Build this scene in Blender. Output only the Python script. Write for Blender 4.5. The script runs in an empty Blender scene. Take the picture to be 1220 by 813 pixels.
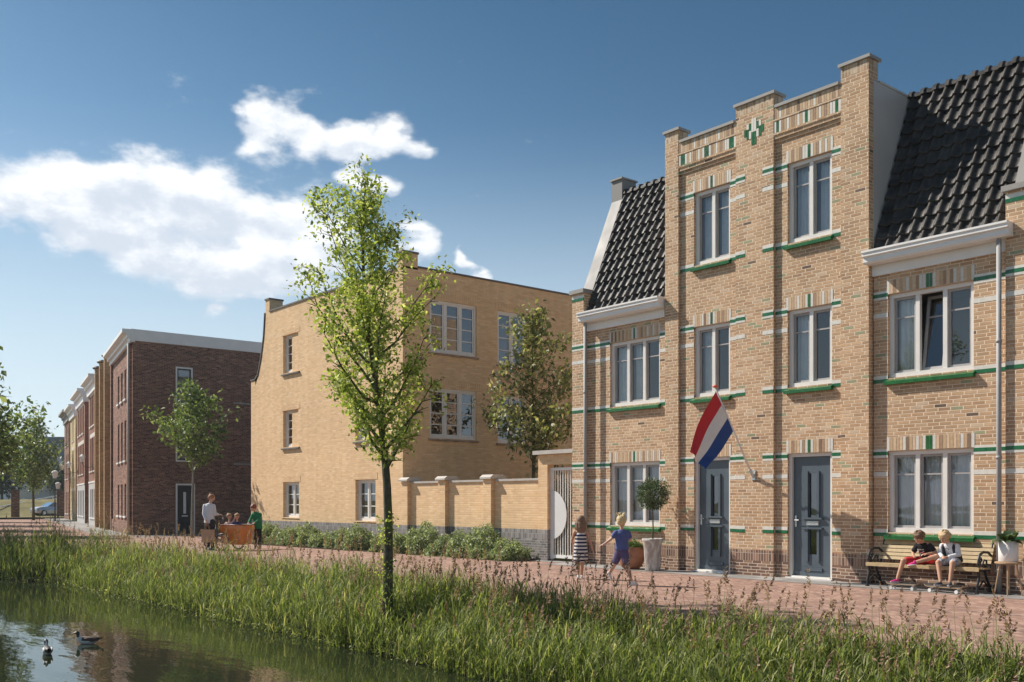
import bpy, bmesh, math, random
import numpy as np
from mathutils import Vector, Matrix, Quaternion, noise as mnoise
R = math.radians
scene = bpy.context.scene
col = scene.collection
random.seed(7)
YAW = math.atan2(.77106, .63676)          # heading of the street view; some things are turned to it
RY = math.atan2(-.203, .979)              # direction of the row of houses down the quay

# ------------------------------------------------------------------ helpers
class MB:
    def __init__(s):
        s.v = []; s.f = []; s.m = []
    def face(s, pts, m=0):
        b = len(s.v); s.v += [tuple(p) for p in pts]; s.f.append(tuple(range(b, b + len(pts)))); s.m.append(m)
    def quad_xz(s, x0, x1, z0, z1, y, m=0):
        s.face([(x0, y, z0), (x1, y, z0), (x1, y, z1), (x0, y, z1)], m)
    def box(s, x0, x1, y0, y1, z0, z1, m=0):
        b = len(s.v)
        s.v += [(x0,y0,z0),(x1,y0,z0),(x1,y1,z0),(x0,y1,z0),(x0,y0,z1),(x1,y0,z1),(x1,y1,z1),(x0,y1,z1)]
        for q in ((0,3,2,1),(4,5,6,7),(0,1,5,4),(1,2,6,5),(2,3,7,6),(3,0,4,7)):
            s.f.append(tuple(b + i for i in q)); s.m.append(m)
    def prism_x(s, prof, x0, x1, m=0):
        """closed (y,z) profile extruded along x"""
        n = len(prof); b = len(s.v)
        s.v += [(x0, y, z) for y, z in prof] + [(x1, y, z) for y, z in prof]
        for i in range(n):
            j = (i + 1) % n
            s.f.append((b+i, b+j, b+n+j, b+n+i)); s.m.append(m)
        s.f.append(tuple(b+i for i in range(n))[::-1]); s.m.append(m)
        s.f.append(tuple(b+n+i for i in range(n))); s.m.append(m)
    def prism_y(s, prof, y0, y1, m=0):
        n = len(prof); b = len(s.v)
        s.v += [(x, y0, z) for x, z in prof] + [(x, y1, z) for x, z in prof]
        for i in range(n):
            j = (i + 1) % n
            s.f.append((b+i, b+j, b+n+j, b+n+i)); s.m.append(m)
        s.f.append(tuple(b+i for i in range(n))[::-1]); s.m.append(m)
        s.f.append(tuple(b+n+i for i in range(n))); s.m.append(m)
    def prism_z(s, prof, z0, z1, m=0):
        n = len(prof); b = len(s.v)
        s.v += [(x, y, z0) for x, y in prof] + [(x, y, z1) for x, y in prof]
        for i in range(n):
            j = (i + 1) % n
            s.f.append((b+i, b+j, b+n+j, b+n+i)); s.m.append(m)
        s.f.append(tuple(b+i for i in range(n))[::-1]); s.m.append(m)
        s.f.append(tuple(b+n+i for i in range(n))); s.m.append(m)
    def tube(s, pts, rad, n=8, m=0, cap=True):
        pts = [Vector(p) for p in pts]
        if not hasattr(rad, '__len__'): rad = [rad] * len(pts)
        b = len(s.v); up = Vector((0, 0, 1)); prev = None
        for i, p in enumerate(pts):
            d = (pts[min(i+1, len(pts)-1)] - pts[max(i-1, 0)])
            if d.length < 1e-9: d = Vector((0,0,1))
            d.normalize()
            if prev is None:
                a = up if abs(d.z) < .95 else Vector((1, 0, 0))
                u = d.cross(a).normalized()
            else:
                u = (prev - d * prev.dot(d))
                u = u.normalized() if u.length > 1e-6 else d.orthogonal().normalized()
            prev = u; w = d.cross(u)
            for k in range(n):
                t = 2 * math.pi * k / n
                s.v.append(tuple(p + (u * math.cos(t) + w * math.sin(t)) * rad[i]))
        for i in range(len(pts) - 1):
            for k in range(n):
                k2 = (k + 1) % n
                s.f.append((b+i*n+k, b+i*n+k2, b+(i+1)*n+k2, b+(i+1)*n+k)); s.m.append(m)
        if cap:
            s.f.append(tuple(b+k for k in range(n))[::-1]); s.m.append(m)
            e = b + (len(pts)-1)*n
            s.f.append(tuple(e+k for k in range(n))); s.m.append(m)
    def lathe(s, prof, n=24, c=(0,0,0), m=0, sx=1, sy=1):
        b = len(s.v)
        for r, z in prof:
            for k in range(n):
                t = 2*math.pi*k/n
                s.v.append((c[0]+r*math.cos(t)*sx, c[1]+r*math.sin(t)*sy, c[2]+z))
        for i in range(len(prof)-1):
            for k in range(n):
                k2 = (k+1) % n
                s.f.append((b+i*n+k, b+i*n+k2, b+(i+1)*n+k2, b+(i+1)*n+k)); s.m.append(m)
        s.f.append(tuple(b+k for k in range(n))[::-1]); s.m.append(m)
        e = b+(len(prof)-1)*n
        s.f.append(tuple(e+k for k in range(n))); s.m.append(m)
    def ball(s, c, r, n=12, m=0, rot=None):
        if not hasattr(r, '__len__'): r = (r, r, r)
        b = len(s.v); k2 = n // 2
        M = rot if rot is not None else Matrix.Identity(3)
        c = Vector(c)
        for i in range(1, k2):
            ph = math.pi * i / k2
            for k in range(n):
                t = 2*math.pi*k/n
                s.v.append(tuple(c + M @ Vector((r[0]*math.sin(ph)*math.cos(t), r[1]*math.sin(ph)*math.sin(t), r[2]*math.cos(ph)))))
        top = len(s.v); s.v.append(tuple(c + M @ Vector((0,0,r[2])))); s.v.append(tuple(c + M @ Vector((0,0,-r[2]))))
        for i in range(k2-2):
            for k in range(n):
                q = (k+1) % n
                s.f.append((b+i*n+k, b+(i+1)*n+k, b+(i+1)*n+q, b+i*n+q)); s.m.append(m)
        for k in range(n):
            q = (k+1) % n
            s.f.append((top, b+k, b+q)); s.m.append(m)
            l = b+(k2-2)*n
            s.f.append((top+1, l+q, l+k)); s.m.append(m)
    def cap(s, p0, p1, r0, r1, n=10, m=0):
        """tapered capsule"""
        p0 = Vector(p0); p1 = Vector(p1); d = (p1 - p0)
        L = d.length
        if L < 1e-6: s.ball(p0, r0, n, m); return
        d /= L
        pts = []; rad = []
        for t in (-1, -.8, -.45, 0):
            pts.append(p0 + d * (t*r0)); rad.append(max(r0*math.sqrt(max(0, 1-t*t)), r0*.05))
        for t in (0, .45, .8, 1):
            pts.append(p1 + d * (t*r1)); rad.append(max(r1*math.sqrt(max(0, 1-t*t)), r1*.05))
        s.tube(pts, rad, n, m)
    def build(s, name, mats, parent=None, loc=(0,0,0), rotz=0, smooth=False, recalc=True):
        me = bpy.data.meshes.new(name)
        me.from_pydata(s.v, [], s.f)
        if not isinstance(mats, (list, tuple)): mats = [mats]
        for m in mats: me.materials.append(m)
        me.polygons.foreach_set('material_index', s.m)
        if recalc:
            bm = bmesh.new(); bm.from_mesh(me); bmesh.ops.recalc_face_normals(bm, faces=bm.faces); bm.to_mesh(me); bm.free()
        if smooth: me.polygons.foreach_set('use_smooth', [True]*len(me.polygons))
        me.update()
        o = bpy.data.objects.new(name, me); col.objects.link(o)
        o.location = loc; o.rotation_euler = (0, 0, rotz)
        if parent is not None: o.parent = parent
        return o

def fast_mesh(name, V, Q, mat, parent=None, loc=(0,0,0), smooth=False, mats=None, midx=None):
    V = np.asarray(V, dtype=np.float32); Q = np.asarray(Q, dtype=np.int32)
    me = bpy.data.meshes.new(name)
    me.vertices.add(len(V)); me.vertices.foreach_set('co', V.ravel())
    k = Q.shape[1]
    me.loops.add(Q.size); me.loops.foreach_set('vertex_index', Q.ravel())
    me.polygons.add(len(Q)); me.polygons.foreach_set('loop_start', np.arange(0, Q.size, k, dtype=np.int32))
    me.polygons.foreach_set('loop_total', np.full(len(Q), k, dtype=np.int32))
    for m in (mats or [mat]): me.materials.append(m)
    if midx is not None: me.polygons.foreach_set('material_index', np.asarray(midx, dtype=np.int32))
    if smooth: me.polygons.foreach_set('use_smooth', np.ones(len(Q), dtype=bool))
    me.update(calc_edges=True); me.validate()
    o = bpy.data.objects.new(name, me); col.objects.link(o); o.location = loc
    if parent is not None: o.parent = parent
    return o

def tag(o, label=None, cat=None, group=None, kind=None):
    if label: o['label'] = label
    if cat: o['category'] = cat
    if group: o['group'] = group
    if kind: o['kind'] = kind
    return o
def thing(name, label, cat, loc=(0,0,0), rotz=0, group=None):
    o = bpy.data.objects.new(name, None); col.objects.link(o)
    o.location = loc; o.rotation_euler = (0,0,rotz); o.empty_display_size = .2
    return tag(o, label, cat, group)
def copy_tree(o, parent=None):
    c = o.copy(); col.objects.link(c); c.parent = parent
    for ch in [x for x in bpy.data.objects if x.parent == o]: copy_tree(ch, c)
    return c

# ------------------------------------------------------------------ materials
class NT:
    def __init__(s, name):
        s.mat = bpy.data.materials.new(name); s.mat.use_nodes = True
        s.t = s.mat.node_tree; s.t.nodes.clear()
    def n(s, typ, **kw):
        nd = s.t.nodes.new(typ)
        for k, v in kw.items():
            if k.startswith('i_'): nd.inputs[int(k[2:]) if k[2:].isdigit() else k[2:]].default_value = v
            else: setattr(nd, k, v)
        return nd
    def l(s, a, b): s.t.links.new(a, b)
    def m(s, op, a, b=None, c=None):
        nd = s.t.nodes.new('ShaderNodeMath'); nd.operation = op
        for i, x in enumerate((a, b, c)):
            if x is None: continue
            if isinstance(x, (int, float)): nd.inputs[i].default_value = x
            else: s.l(x, nd.inputs[i])
        return nd.outputs[0]
    def mix(s, f, a, b, blend='MIX'):
        nd = s.t.nodes.new('ShaderNodeMix'); nd.data_type = 'RGBA'; nd.blend_type = blend
        for idx, x in ((0, f), (6, a), (7, b)):
            if isinstance(x, (int, float)): nd.inputs[idx].default_value = x
            elif isinstance(x, (tuple, list)): nd.inputs[idx].default_value = (*x[:3], 1)
            else: s.l(x, nd.inputs[idx])
        return nd.outputs[2]
    def fmix(s, f, a, b):
        nd = s.t.nodes.new('ShaderNodeMix'); nd.data_type = 'FLOAT'
        for idx, x in ((0, f), (2, a), (3, b)):
            if isinstance(x, (int, float)): nd.inputs[idx].default_value = x
            else: s.l(x, nd.inputs[idx])
        return nd.outputs[0]
    def ramp(s, fac, stops, interp='LINEAR'):
        nd = s.t.nodes.new('ShaderNodeValToRGB'); nd.color_ramp.interpolation = interp
        e = nd.color_ramp.elements
        while len(e) < len(stops): e.new(.5)
        for i, (p, c) in enumerate(stops):
            e[i].position = p; e[i].color = (*c[:3], 1)
        s.l(fac, nd.inputs[0]); return nd.outputs[0]
    def maprange(s, v, a, b, c, d, smooth=False):
        nd = s.t.nodes.new('ShaderNodeMapRange')
        if smooth: nd.interpolation_type = 'SMOOTHSTEP'
        s.l(v, nd.inputs[0])
        for i, x in enumerate((a, b, c, d)): nd.inputs[i+1].default_value = x
        return nd.outputs[0]
    def out(s, bsdf, disp=None):
        o = s.n('ShaderNodeOutputMaterial'); s.l(bsdf, o.inputs[0]); return s.mat
    def noise(s, scale, detail=3, vec=None, rough=.5, dim='3D'):
        nd = s.n('ShaderNodeTexNoise'); nd.noise_dimensions = dim
        nd.inputs['Scale'].default_value = scale; nd.inputs['Detail'].default_value = detail; nd.inputs['Roughness'].default_value = rough
        if vec is not None: s.l(vec, nd.inputs['Vector'])
        return nd.outputs[0]

def principled(t, color, rough=.6, metal=0, spec=.5, normal=None, **kw):
    p = t.n('ShaderNodeBsdfPrincipled')
    if isinstance(color, (tuple, list)): p.inputs['Base Color'].default_value = (*color[:3], 1)
    else: t.l(color, p.inputs['Base Color'])
    if isinstance(rough, (int, float)): p.inputs['Roughness'].default_value = rough
    else: t.l(rough, p.inputs['Roughness'])
    p.inputs['Metallic'].default_value = metal
    p.inputs['Specular IOR Level'].default_value = spec
    for k, v in kw.items(): p.inputs[k].default_value = v
    if normal is not None: t.l(normal, p.inputs['Normal'])
    return p

def plain(name, color, rough=.6, var=.12, scale=6, metal=0, spec=.5, bump=.0, bscale=60, **kw):
    """paint, wood, metal, cloth: a base colour with uneven wear and a fine grain"""
    t = NT(name); tc = t.n('ShaderNodeTexCoord').outputs['Object']
    nz = t.noise(scale, 4, tc)
    c0 = tuple(x*(1-var) for x in color); c1 = tuple(min(1, x*(1+var)) for x in color)
    c = t.ramp(nz, [(.3, c0), (.7, c1)])
    nrm = None
    if bump:
        b = t.n('ShaderNodeBump'); b.inputs['Strength'].default_value = bump; b.inputs['Distance'].default_value = .01
        t.l(t.noise(bscale, 3, tc), b.inputs['Height']); nrm = b.outputs[0]
    rr = t.maprange(nz, .3, .7, max(0, rough-.06), min(1, rough+.06))
    return t.out(principled(t, c, rr, metal, spec, nrm, **kw).outputs[0])

def brick(name, palette, mortar, w=.22, h=.0625, mj=.011, soldier=False, bump=.6, var=.14, weather=.12, rough=.85, wild=.35):
    """running-bond brick laid out in metres on the wall's own plane"""
    t = NT(name); tcn = t.n('ShaderNodeTexCoord')
    so = t.n('ShaderNodeSeparateXYZ'); t.l(tcn.outputs['Object'], so.inputs[0])
    sn = t.n('ShaderNodeSeparateXYZ'); t.l(tcn.outputs['Normal'], sn.inputs[0])
    ax = t.m('ABSOLUTE', sn.outputs[0]); ay = t.m('ABSOLUTE', sn.outputs[1]); az = t.m('ABSOLUTE', sn.outputs[2])
    side = t.m('GREATER_THAN', ax, ay)
    flat = t.m('GREATER_THAN', az, .8)
    u = t.fmix(side, so.outputs[0], so.outputs[1])
    v = t.fmix(flat, so.outputs[2], so.outputs[1])
    u = t.m('ADD', u, 200.03); v = t.m('ADD', v, 20.0)
    if soldier: w, h = h, w
    row = t.m('FLOOR', t.m('DIVIDE', v, h))
    wn = t.n('ShaderNodeTexWhiteNoise', noise_dimensions='1D'); t.l(row, wn.inputs['W'])
    off = t.m('ADD', t.m('MULTIPLY', row, .5), t.m('MULTIPLY', wn.outputs['Value'], wild)) if not soldier else 0.0
    cu = t.m('ADD', t.m('DIVIDE', u, w), off)
    colm = t.m('FLOOR', cu)
    fu = t.m('MULTIPLY', t.m('FRACT', cu), w); fv = t.m('MULTIPLY', t.m('FRACT', t.m('DIVIDE', v, h)), h)
    d = t.m('MINIMUM', fu, fv)
    mask = t.maprange(d, mj*.75, mj*1.15, 0, 1, True)
    cmb = t.n('ShaderNodeCombineXYZ'); t.l(row, cmb.inputs[0]); t.l(colm, cmb.inputs[1])
    w2 = t.n('ShaderNodeTexWhiteNoise', noise_dimensions='2D'); t.l(cmb.outputs[0], w2.inputs['Vector'])
    c = t.ramp(w2.outputs['Value'], palette, 'CONSTANT')
    s2 = t.n('ShaderNodeSeparateColor'); t.l(w2.outputs['Color'], s2.inputs[0])
    k = t.maprange(s2.outputs[1], 0, 1, 1-var, 1+var)
    wx = t.maprange(t.noise(.55, 4, tcn.outputs['Object']), .3, .7, 1-weather, 1+weather)
    gr = t.maprange(t.noise(70, 2, tcn.outputs['Object']), .3, .7, .9, 1.1)
    mps = t.n('ShaderNodeMapping'); mps.inputs['Scale'].default_value = (2.6, 2.6, .22); t.l(tcn.outputs['Object'], mps.inputs['Vector'])
    stn = t.maprange(t.noise(1.3, 5, mps.outputs[0], .6), .36, .62, 1-weather*.9, 1.04)          # rain streaks
    sootz = t.maprange(t.m('ADD', so.outputs[2], t.m('MULTIPLY', t.noise(1.7, 4, tcn.outputs['Object']), .5)), .25, .75, .86, 1)   # damp at the foot of the wall
    k = t.m('MULTIPLY', t.m('MULTIPLY', t.m('MULTIPLY', k, stn), sootz), t.m('MULTIPLY', wx, gr))
    cm = t.n('ShaderNodeCombineColor')
    for i in range(3): t.l(k, cm.inputs[i])
    c = t.mix(1.0, c, cm.outputs[0], 'MULTIPLY')
    c = t.mix(mask, mortar, c)
    b = t.n('ShaderNodeBump'); b.inputs['Strength'].default_value = bump; b.inputs['Distance'].default_value = .008
    hh = t.m('ADD', mask, t.m('MULTIPLY', s2.outputs[2], .35)); t.l(hh, b.inputs['Height'])
    return t.out(principled(t, c, rough, 0, .25, b.outputs[0]).outputs[0])

def leafmat(name, stops, trans=.35, rough=.5):
    t = NT(name); g = t.n('ShaderNodeNewGeometry')
    c = t.ramp(g.outputs['Random Per Island'], stops)
    p = principled(t, c, rough, 0, .35)
    tr = t.n('ShaderNodeBsdfTranslucent'); c2 = t.mix(1.0, c, (1.25, 1.3, .6), 'MULTIPLY'); t.l(c2, tr.inputs[0])
    mx = t.n('ShaderNodeMixShader'); mx.inputs[0].default_value = trans
    t.l(p.outputs[0], mx.inputs[1]); t.l(tr.outputs[0], mx.inputs[2])
    return t.out(mx.outputs[0])

M = {}
tan = [(0,(.52,.335,.20)), (.22,(.465,.285,.165)), (.42,(.555,.375,.235)), (.60,(.50,.32,.19)), (.78,(.42,.26,.155)), (.90,(.55,.405,.28)), (.955,(.31,.31,.19)), (.99,(.16,.11,.085))]
M['tan'] = brick('tan_brick', tan, (.76,.61,.45), mj=.0135, bump=.9, var=.10)
M['tan_soldier'] = brick('tan_soldier', [(0,(.50,.34,.21)),(.3,(.42,.27,.16)),(.6,(.58,.46,.33)),(.85,(.36,.24,.15))], (.56,.48,.38), soldier=True)
redbrown = [(0,(.27,.15,.10)), (.25,(.20,.11,.08)), (.5,(.33,.20,.135)), (.75,(.15,.09,.07)), (.92,(.38,.26,.18))]
M['plinth'] = brick('plinth_brick', redbrown, (.62,.50,.40), mj=.013)
M['plinth_soldier'] = brick('plinth_soldier', redbrown, (.45,.37,.30), soldier=True)
yel = [(0,(.78,.53,.30)), (.25,(.75,.50,.28)), (.5,(.80,.555,.325)), (.75,(.715,.475,.265)), (.93,(.82,.58,.355))]
M['yellow'] = brick('sand_brick', yel, (.70,.495,.31), mj=.011, bump=.6, var=.05, weather=.06)
grey = [(0,(.22,.195,.185)), (.3,(.27,.24,.225)), (.6,(.17,.155,.15)), (.85,(.32,.29,.27))]
M['greyb'] = brick('grey_brick', grey, (.40,.38,.36))
M['greyb_soldier'] = brick('grey_soldier', grey, (.36,.34,.33), soldier=True)
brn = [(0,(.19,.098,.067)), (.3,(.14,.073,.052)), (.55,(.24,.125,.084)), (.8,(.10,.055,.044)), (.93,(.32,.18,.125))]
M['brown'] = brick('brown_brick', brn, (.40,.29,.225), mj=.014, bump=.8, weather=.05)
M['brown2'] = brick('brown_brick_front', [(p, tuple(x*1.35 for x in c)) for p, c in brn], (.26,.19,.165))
M['red'] = brick('red_brick', [(0,(.27,.125,.085)), (.35,(.225,.10,.07)), (.7,(.31,.15,.105)), (.9,(.19,.09,.07))], (.36,.26,.2))
M['ochre'] = brick('ochre_brick', [(0,(.50,.32,.17)), (.35,(.43,.27,.145)), (.7,(.54,.36,.20)), (.9,(.36,.23,.13))], (.46,.35,.24))
M['cream'] = brick('cream_brick', [(0,(.66,.53,.31)), (.4,(.60,.48,.28)), (.8,(.70,.58,.36))], (.55,.46,.3))
M['white'] = plain('white_paint', (.78,.765,.74), .45, .05, 2)
M['frame'] = plain('cream_frame', (.74,.71,.67), .4, .04, 3)
M['sash'] = plain('grey_sash', (.36,.34,.33), .45, .05, 3)
M['wband'] = plain('white_glazed', (.66,.63,.57), .4, .08, 14, bump=.1)
M['gband'] = plain('green_glazed', (.012,.125,.045), .3, .2, 14, bump=.1)
M['green'] = plain('green_glaze', (.014,.115,.028), .25, .2, 8)
M['st_w'] = plain('stripe_white', (.62,.58,.52), .6, .08, 20)
M['st_t'] = plain('stripe_tan', (.50,.34,.2), .8, .12, 20)
M['st_b'] = plain('stripe_brown', (.35,.22,.135), .8, .15, 20)
M['st_d'] = plain('stripe_dark', (.22,.14,.09), .8, .15, 20)
M['st_l'] = plain('stripe_light', (.60,.43,.28), .8, .12, 20)
M['joint'] = plain('joint_mortar', (.58,.49,.39), .9, .1, 20)
M['cap'] = plain('coping_stone', (.30,.285,.265), .7, .12, 5, bump=.3)
M['cap_d'] = plain('coping_dark', (.135,.12,.105), .6, .15, 5)
M['cap_l'] = plain('coping_light', (.46,.42,.38), .7, .1, 5, bump=.2)
M['zinc'] = plain('zinc_sheet', (.52,.49,.455), .5, .07, 1.5)
M['parapet'] = plain('parapet_lead', (.20,.19,.18), .6, .06, 1.5)
M['pipe'] = plain('zinc_pipe', (.34,.335,.33), .6, .08, 6)
M['door'] = plain('blue_grey_door', (.085,.11,.132), .35, .06, 3)
M['ddoor'] = plain('dark_door', (.03,.036,.04), .35, .08, 3)
M['metal'] = plain('brushed_metal', (.55,.55,.55), .3, .05, 10, metal=.7)
M['black'] = plain('black_iron', (.018,.018,.02), .4, .2, 20)
M['room'] = plain('room_wall', (.30,.285,.27), .9, .1, 1)
M['room_l'] = plain('pale_plaster', (.38,.36,.34), .9, .05, 1)
M['curtain'] = plain('curtain_cloth', (.80,.80,.80), .9, .06, 4)
M['wood'] = plain('bench_wood', (.47,.35,.19), .6, .15, 12, bump=.2)
M['wood2'] = plain('oak_wood', (.42,.27,.15), .6, .12, 12)
M['stucco'] = plain('grey_stucco', (.42,.41,.41), .8, .06, 2)

def mk_glass(name, tint, base=.2, k=1.3):
    t = NT(name)
    fr = t.n('ShaderNodeFresnel'); fr.inputs[0].default_value = 1.5
    fac = t.m('MINIMUM', t.m('ADD', t.m('MULTIPLY', fr.outputs[0], k), base), .95)
    gl = t.n('ShaderNodeBsdfGlossy'); gl.inputs['Color'].default_value = (.92,.95,1,1); gl.inputs['Roughness'].default_value = .01
    tc = t.n('ShaderNodeTexCoord').outputs['Object']
    b = t.n('ShaderNodeBump'); b.inputs['Strength'].default_value = .25; b.inputs['Distance'].default_value = .01
    t.l(t.noise(1.3, 1, tc), b.inputs['Height']); t.l(b.outputs[0], gl.inputs['Normal'])
    tr = t.n('ShaderNodeBsdfTransparent'); tr.inputs[0].default_value = (*tint, 1)
    mx = t.n('ShaderNodeMixShader'); t.l(fac, mx.inputs[0]); t.l(tr.outputs[0], mx.inputs[1]); t.l(gl.outputs[0], mx.inputs[2])
    return t.out(mx.outputs[0])
M['glass'] = mk_glass('window_glass', (.93,.94,.95), .05, 1.1)
M['glass_d'] = mk_glass('dark_glass', (.45,.48,.52), .12, 1.0)

def mk_tile():
    t = NT('black_glazed_tile'); g = t.n('ShaderNodeTexCoord').outputs['Object']
    nz = t.noise(9, 4, g)
    c = t.ramp(nz, [(.3,(.030,.026,.023)), (.7,(.064,.056,.049))])
    so = t.n('ShaderNodeSeparateXYZ'); t.l(g, so.inputs[0]); cb = t.n('ShaderNodeCombineXYZ')
    t.l(t.m('FLOOR', t.m('MULTIPLY', so.outputs[0], 1/.228)), cb.inputs[0]); t.l(t.m('FLOOR', t.m('MULTIPLY', so.outputs[2], 1/.267)), cb.inputs[1])
    wn = t.n('ShaderNodeTexWhiteNoise', noise_dimensions='2D'); t.l(cb.outputs[0], wn.inputs['Vector'])
    cm = t.n('ShaderNodeCombineColor'); kk = t.maprange(wn.outputs['Value'], 0, 1, .65, 1.3)
    for i in range(3): t.l(kk, cm.inputs[i])
    c = t.mix(1.0, c, cm.outputs[0], 'MULTIPLY')
    b = t.n('ShaderNodeBump'); b.inputs['Strength'].default_value = .2; b.inputs['Distance'].default_value = .004
    t.l(t.noise(60, 3, g), b.inputs['Height'])
    return t.out(principled(t, c, t.maprange(nz, .3, .7, .42, .58), 0, .28, b.outputs[0]).outputs[0])
M['tile'] = mk_tile()

def mk_paving():
    """clay pavers 200 x 100 mm in herringbone, at 45 degrees to the kerb"""
    t = NT('herringbone_paving'); g = t.n('ShaderNodeNewGeometry').outputs['Position']
    mp = t.n('ShaderNodeMapping'); mp.inputs['Rotation'].default_value = (0,0,R(45)); mp.inputs['Scale'].default_value = (10,10,10)
    t.l(g, mp.inputs['Vector']); sp = t.n('ShaderNodeSeparateXYZ'); t.l(mp.outputs[0], sp.inputs[0])
    X = t.m('ADD', sp.outputs[0], 4000); Y = t.m('ADD', sp.outputs[1], 4000)
    i = t.m('FLOOR', X); j = t.m('FLOOR', Y); fx = t.m('FRACT', X); fy = t.m('FRACT', Y)
    n = t.m('FLOORED_MODULO', t.m('SUBTRACT', i, j), 4)
    eq = lambda k: t.m('COMPARE', n, k, .1)
    e0, e1, e2, e3 = eq(0), eq(1), eq(2), eq(3)
    dL = t.m('ADD', fx, e1); dR = t.m('ADD', t.m('SUBTRACT', 1, fx), e0)
    dB = t.m('ADD', fy, e2); dT = t.m('ADD', t.m('SUBTRACT', 1, fy), e3)
    d = t.m('MINIMUM', t.m('MINIMUM', dL, dR), t.m('MINIMUM', dB, dT))
    cb = t.n('ShaderNodeCombineXYZ'); t.l(t.m('SUBTRACT', i, e1), cb.inputs[0]); t.l(t.m('SUBTRACT', j, e2), cb.inputs[1])
    wn = t.n('ShaderNodeTexWhiteNoise', noise_dimensions='2D'); t.l(cb.outputs[0], wn.inputs['Vector'])
    c = t.ramp(wn.outputs['Value'], [(0,(.36,.22,.17)), (.3,(.30,.18,.14)), (.55,(.42,.275,.215)), (.8,(.335,.21,.17)), (.93,(.23,.15,.13))], 'CONSTANT')
    big = t.maprange(t.noise(.35, 5, g), .3, .7, .86, 1.12)
    cm = t.n('ShaderNodeCombineColor')
    for q in range(3): t.l(big, cm.inputs[q])
    c = t.mix(1.0, c, cm.outputs[0], 'MULTIPLY')
    mask = t.maprange(d, .03, .09, 0, 1, True)
    c = t.mix(mask, (.24,.17,.14), c)
    b = t.n('ShaderNodeBump'); b.inputs['Strength'].default_value = .5; b.inputs['Distance'].default_value = .006
    t.l(mask, b.inputs['Height'])
    return t.out(principled(t, c, .85, 0, .2, b.outputs[0]).outputs[0])
M['paving'] = mk_paving()
M['kerb'] = brick('kerb_slabs', [(0,(.34,.32,.305)), (.5,(.38,.36,.34)), (.8,(.30,.285,.275))], (.2,.19,.18), w=.6, h=.4, mj=.012, bump=.3, weather=.2)

def mk_ground(name, stops, scale, bump=.4):
    t = NT(name); g = t.n('ShaderNodeNewGeometry').outputs['Position']
    nz = t.noise(scale, 7, g, .65)
    c = t.ramp(nz, stops)
    b = t.n('ShaderNodeBump'); b.inputs['Strength'].default_value = bump; b.inputs['Distance'].default_value = .05
    t.l(t.noise(scale*9, 4, g), b.inputs['Height'])
    return t.out(principled(t, c, .95, 0, .1, b.outputs[0]).outputs[0])
M['soil'] = mk_ground('wet_bank_soil', [(.3,(.02,.018,.012)), (.55,(.045,.045,.02)), (.75,(.07,.08,.03))], 3)
M['grassg'] = mk_ground('meadow', [(.3,(.06,.085,.025)), (.55,(.10,.13,.04)), (.75,(.16,.17,.07))], .6)
M['dry'] = mk_ground('dry_meadow', [(.3,(.14,.125,.055)), (.55,(.22,.19,.09)), (.75,(.30,.26,.14))], .5)
M['bed'] = mk_ground('planting_soil', [(.3,(.03,.022,.015)), (.7,(.07,.05,.035))], 6)

def mk_water():
    t = NT('canal_water'); g = t.n('ShaderNodeNewGeometry').outputs['Position']
    mp = t.n('ShaderNodeMapping'); mp.inputs['Rotation'].default_value = (0,0,-YAW); mp.inputs['Scale'].default_value = (1.0,2.6,1)
    t.l(g, mp.inputs['Vector'])
    n1 = t.noise(.9, 2, mp.outputs[0], .45); n2 = t.noise(4.5, 2, mp.outputs[0], .5)
    patch = t.maprange(t.noise(.22, 2, g), .4, .65, .25, 1)
    hgt = t.m('MULTIPLY', t.m('ADD', n1, t.m('MULTIPLY', n2, .16)), patch)
    b = t.n('ShaderNodeBump'); b.inputs['Strength'].default_value = .22; b.inputs['Distance'].default_value = .05
    t.l(hgt, b.inputs['Height'])
    p = principled(t, (.018,.024,.012), .015, 0, .5, b.outputs[0], IOR=1.33)
    return t.out(p.outputs[0])
M['water'] = mk_water()

M['leaf_main'] = leafmat('bright_leaf', [(0,(.12,.18,.03)), (.3,(.27,.34,.06)), (.65,(.46,.52,.14)), (1,(.76,.74,.38))], .42)
M['leaf_dull'] = leafmat('olive_leaf', [(0,(.09,.11,.04)), (.4,(.20,.23,.09)), (.75,(.36,.36,.18)), (1,(.60,.55,.38))], .35)
M['leaf_mid'] = leafmat('green_leaf', [(0,(.07,.11,.035)), (.45,(.16,.23,.08)), (.8,(.28,.35,.14)), (1,(.46,.50,.28))], .35)
M['leaf_dark'] = leafmat('dark_leaf', [(0,(.03,.055,.02)), (.5,(.06,.095,.035)), (1,(.11,.15,.06))], .25)
M['leaf_bush'] = leafmat('grey_green_leaf', [(0,(.12,.17,.08)), (.4,(.24,.30,.15)), (.75,(.38,.43,.25)), (1,(.65,.67,.48))], .3)
M['leaf_laurel'] = leafmat('laurel_leaf', [(0,(.04,.07,.03)), (.5,(.075,.12,.045)), (1,(.16,.21,.09))], .15, .35)
M['leaf_box'] = leafmat('box_leaf', [(0,(.06,.12,.02)), (.6,(.11,.19,.035)), (1,(.18,.27,.06))], .2)
M['reed'] = leafmat('reed_leaf', [(0,(.065,.09,.022)), (.35,(.155,.205,.05)), (.68,(.26,.315,.095)), (.86,(.42,.44,.19)), (1,(.66,.58,.37))], .42, .65)
M['plume'] = leafmat('reed_plume', [(0,(.18,.10,.075)), (.6,(.32,.20,.145)), (1,(.48,.35,.26))], .3, .9)
M['straw'] = leafmat('reed_straw', [(0,(.22,.19,.08)), (1,(.40,.36,.18))], .2, .7)

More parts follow.
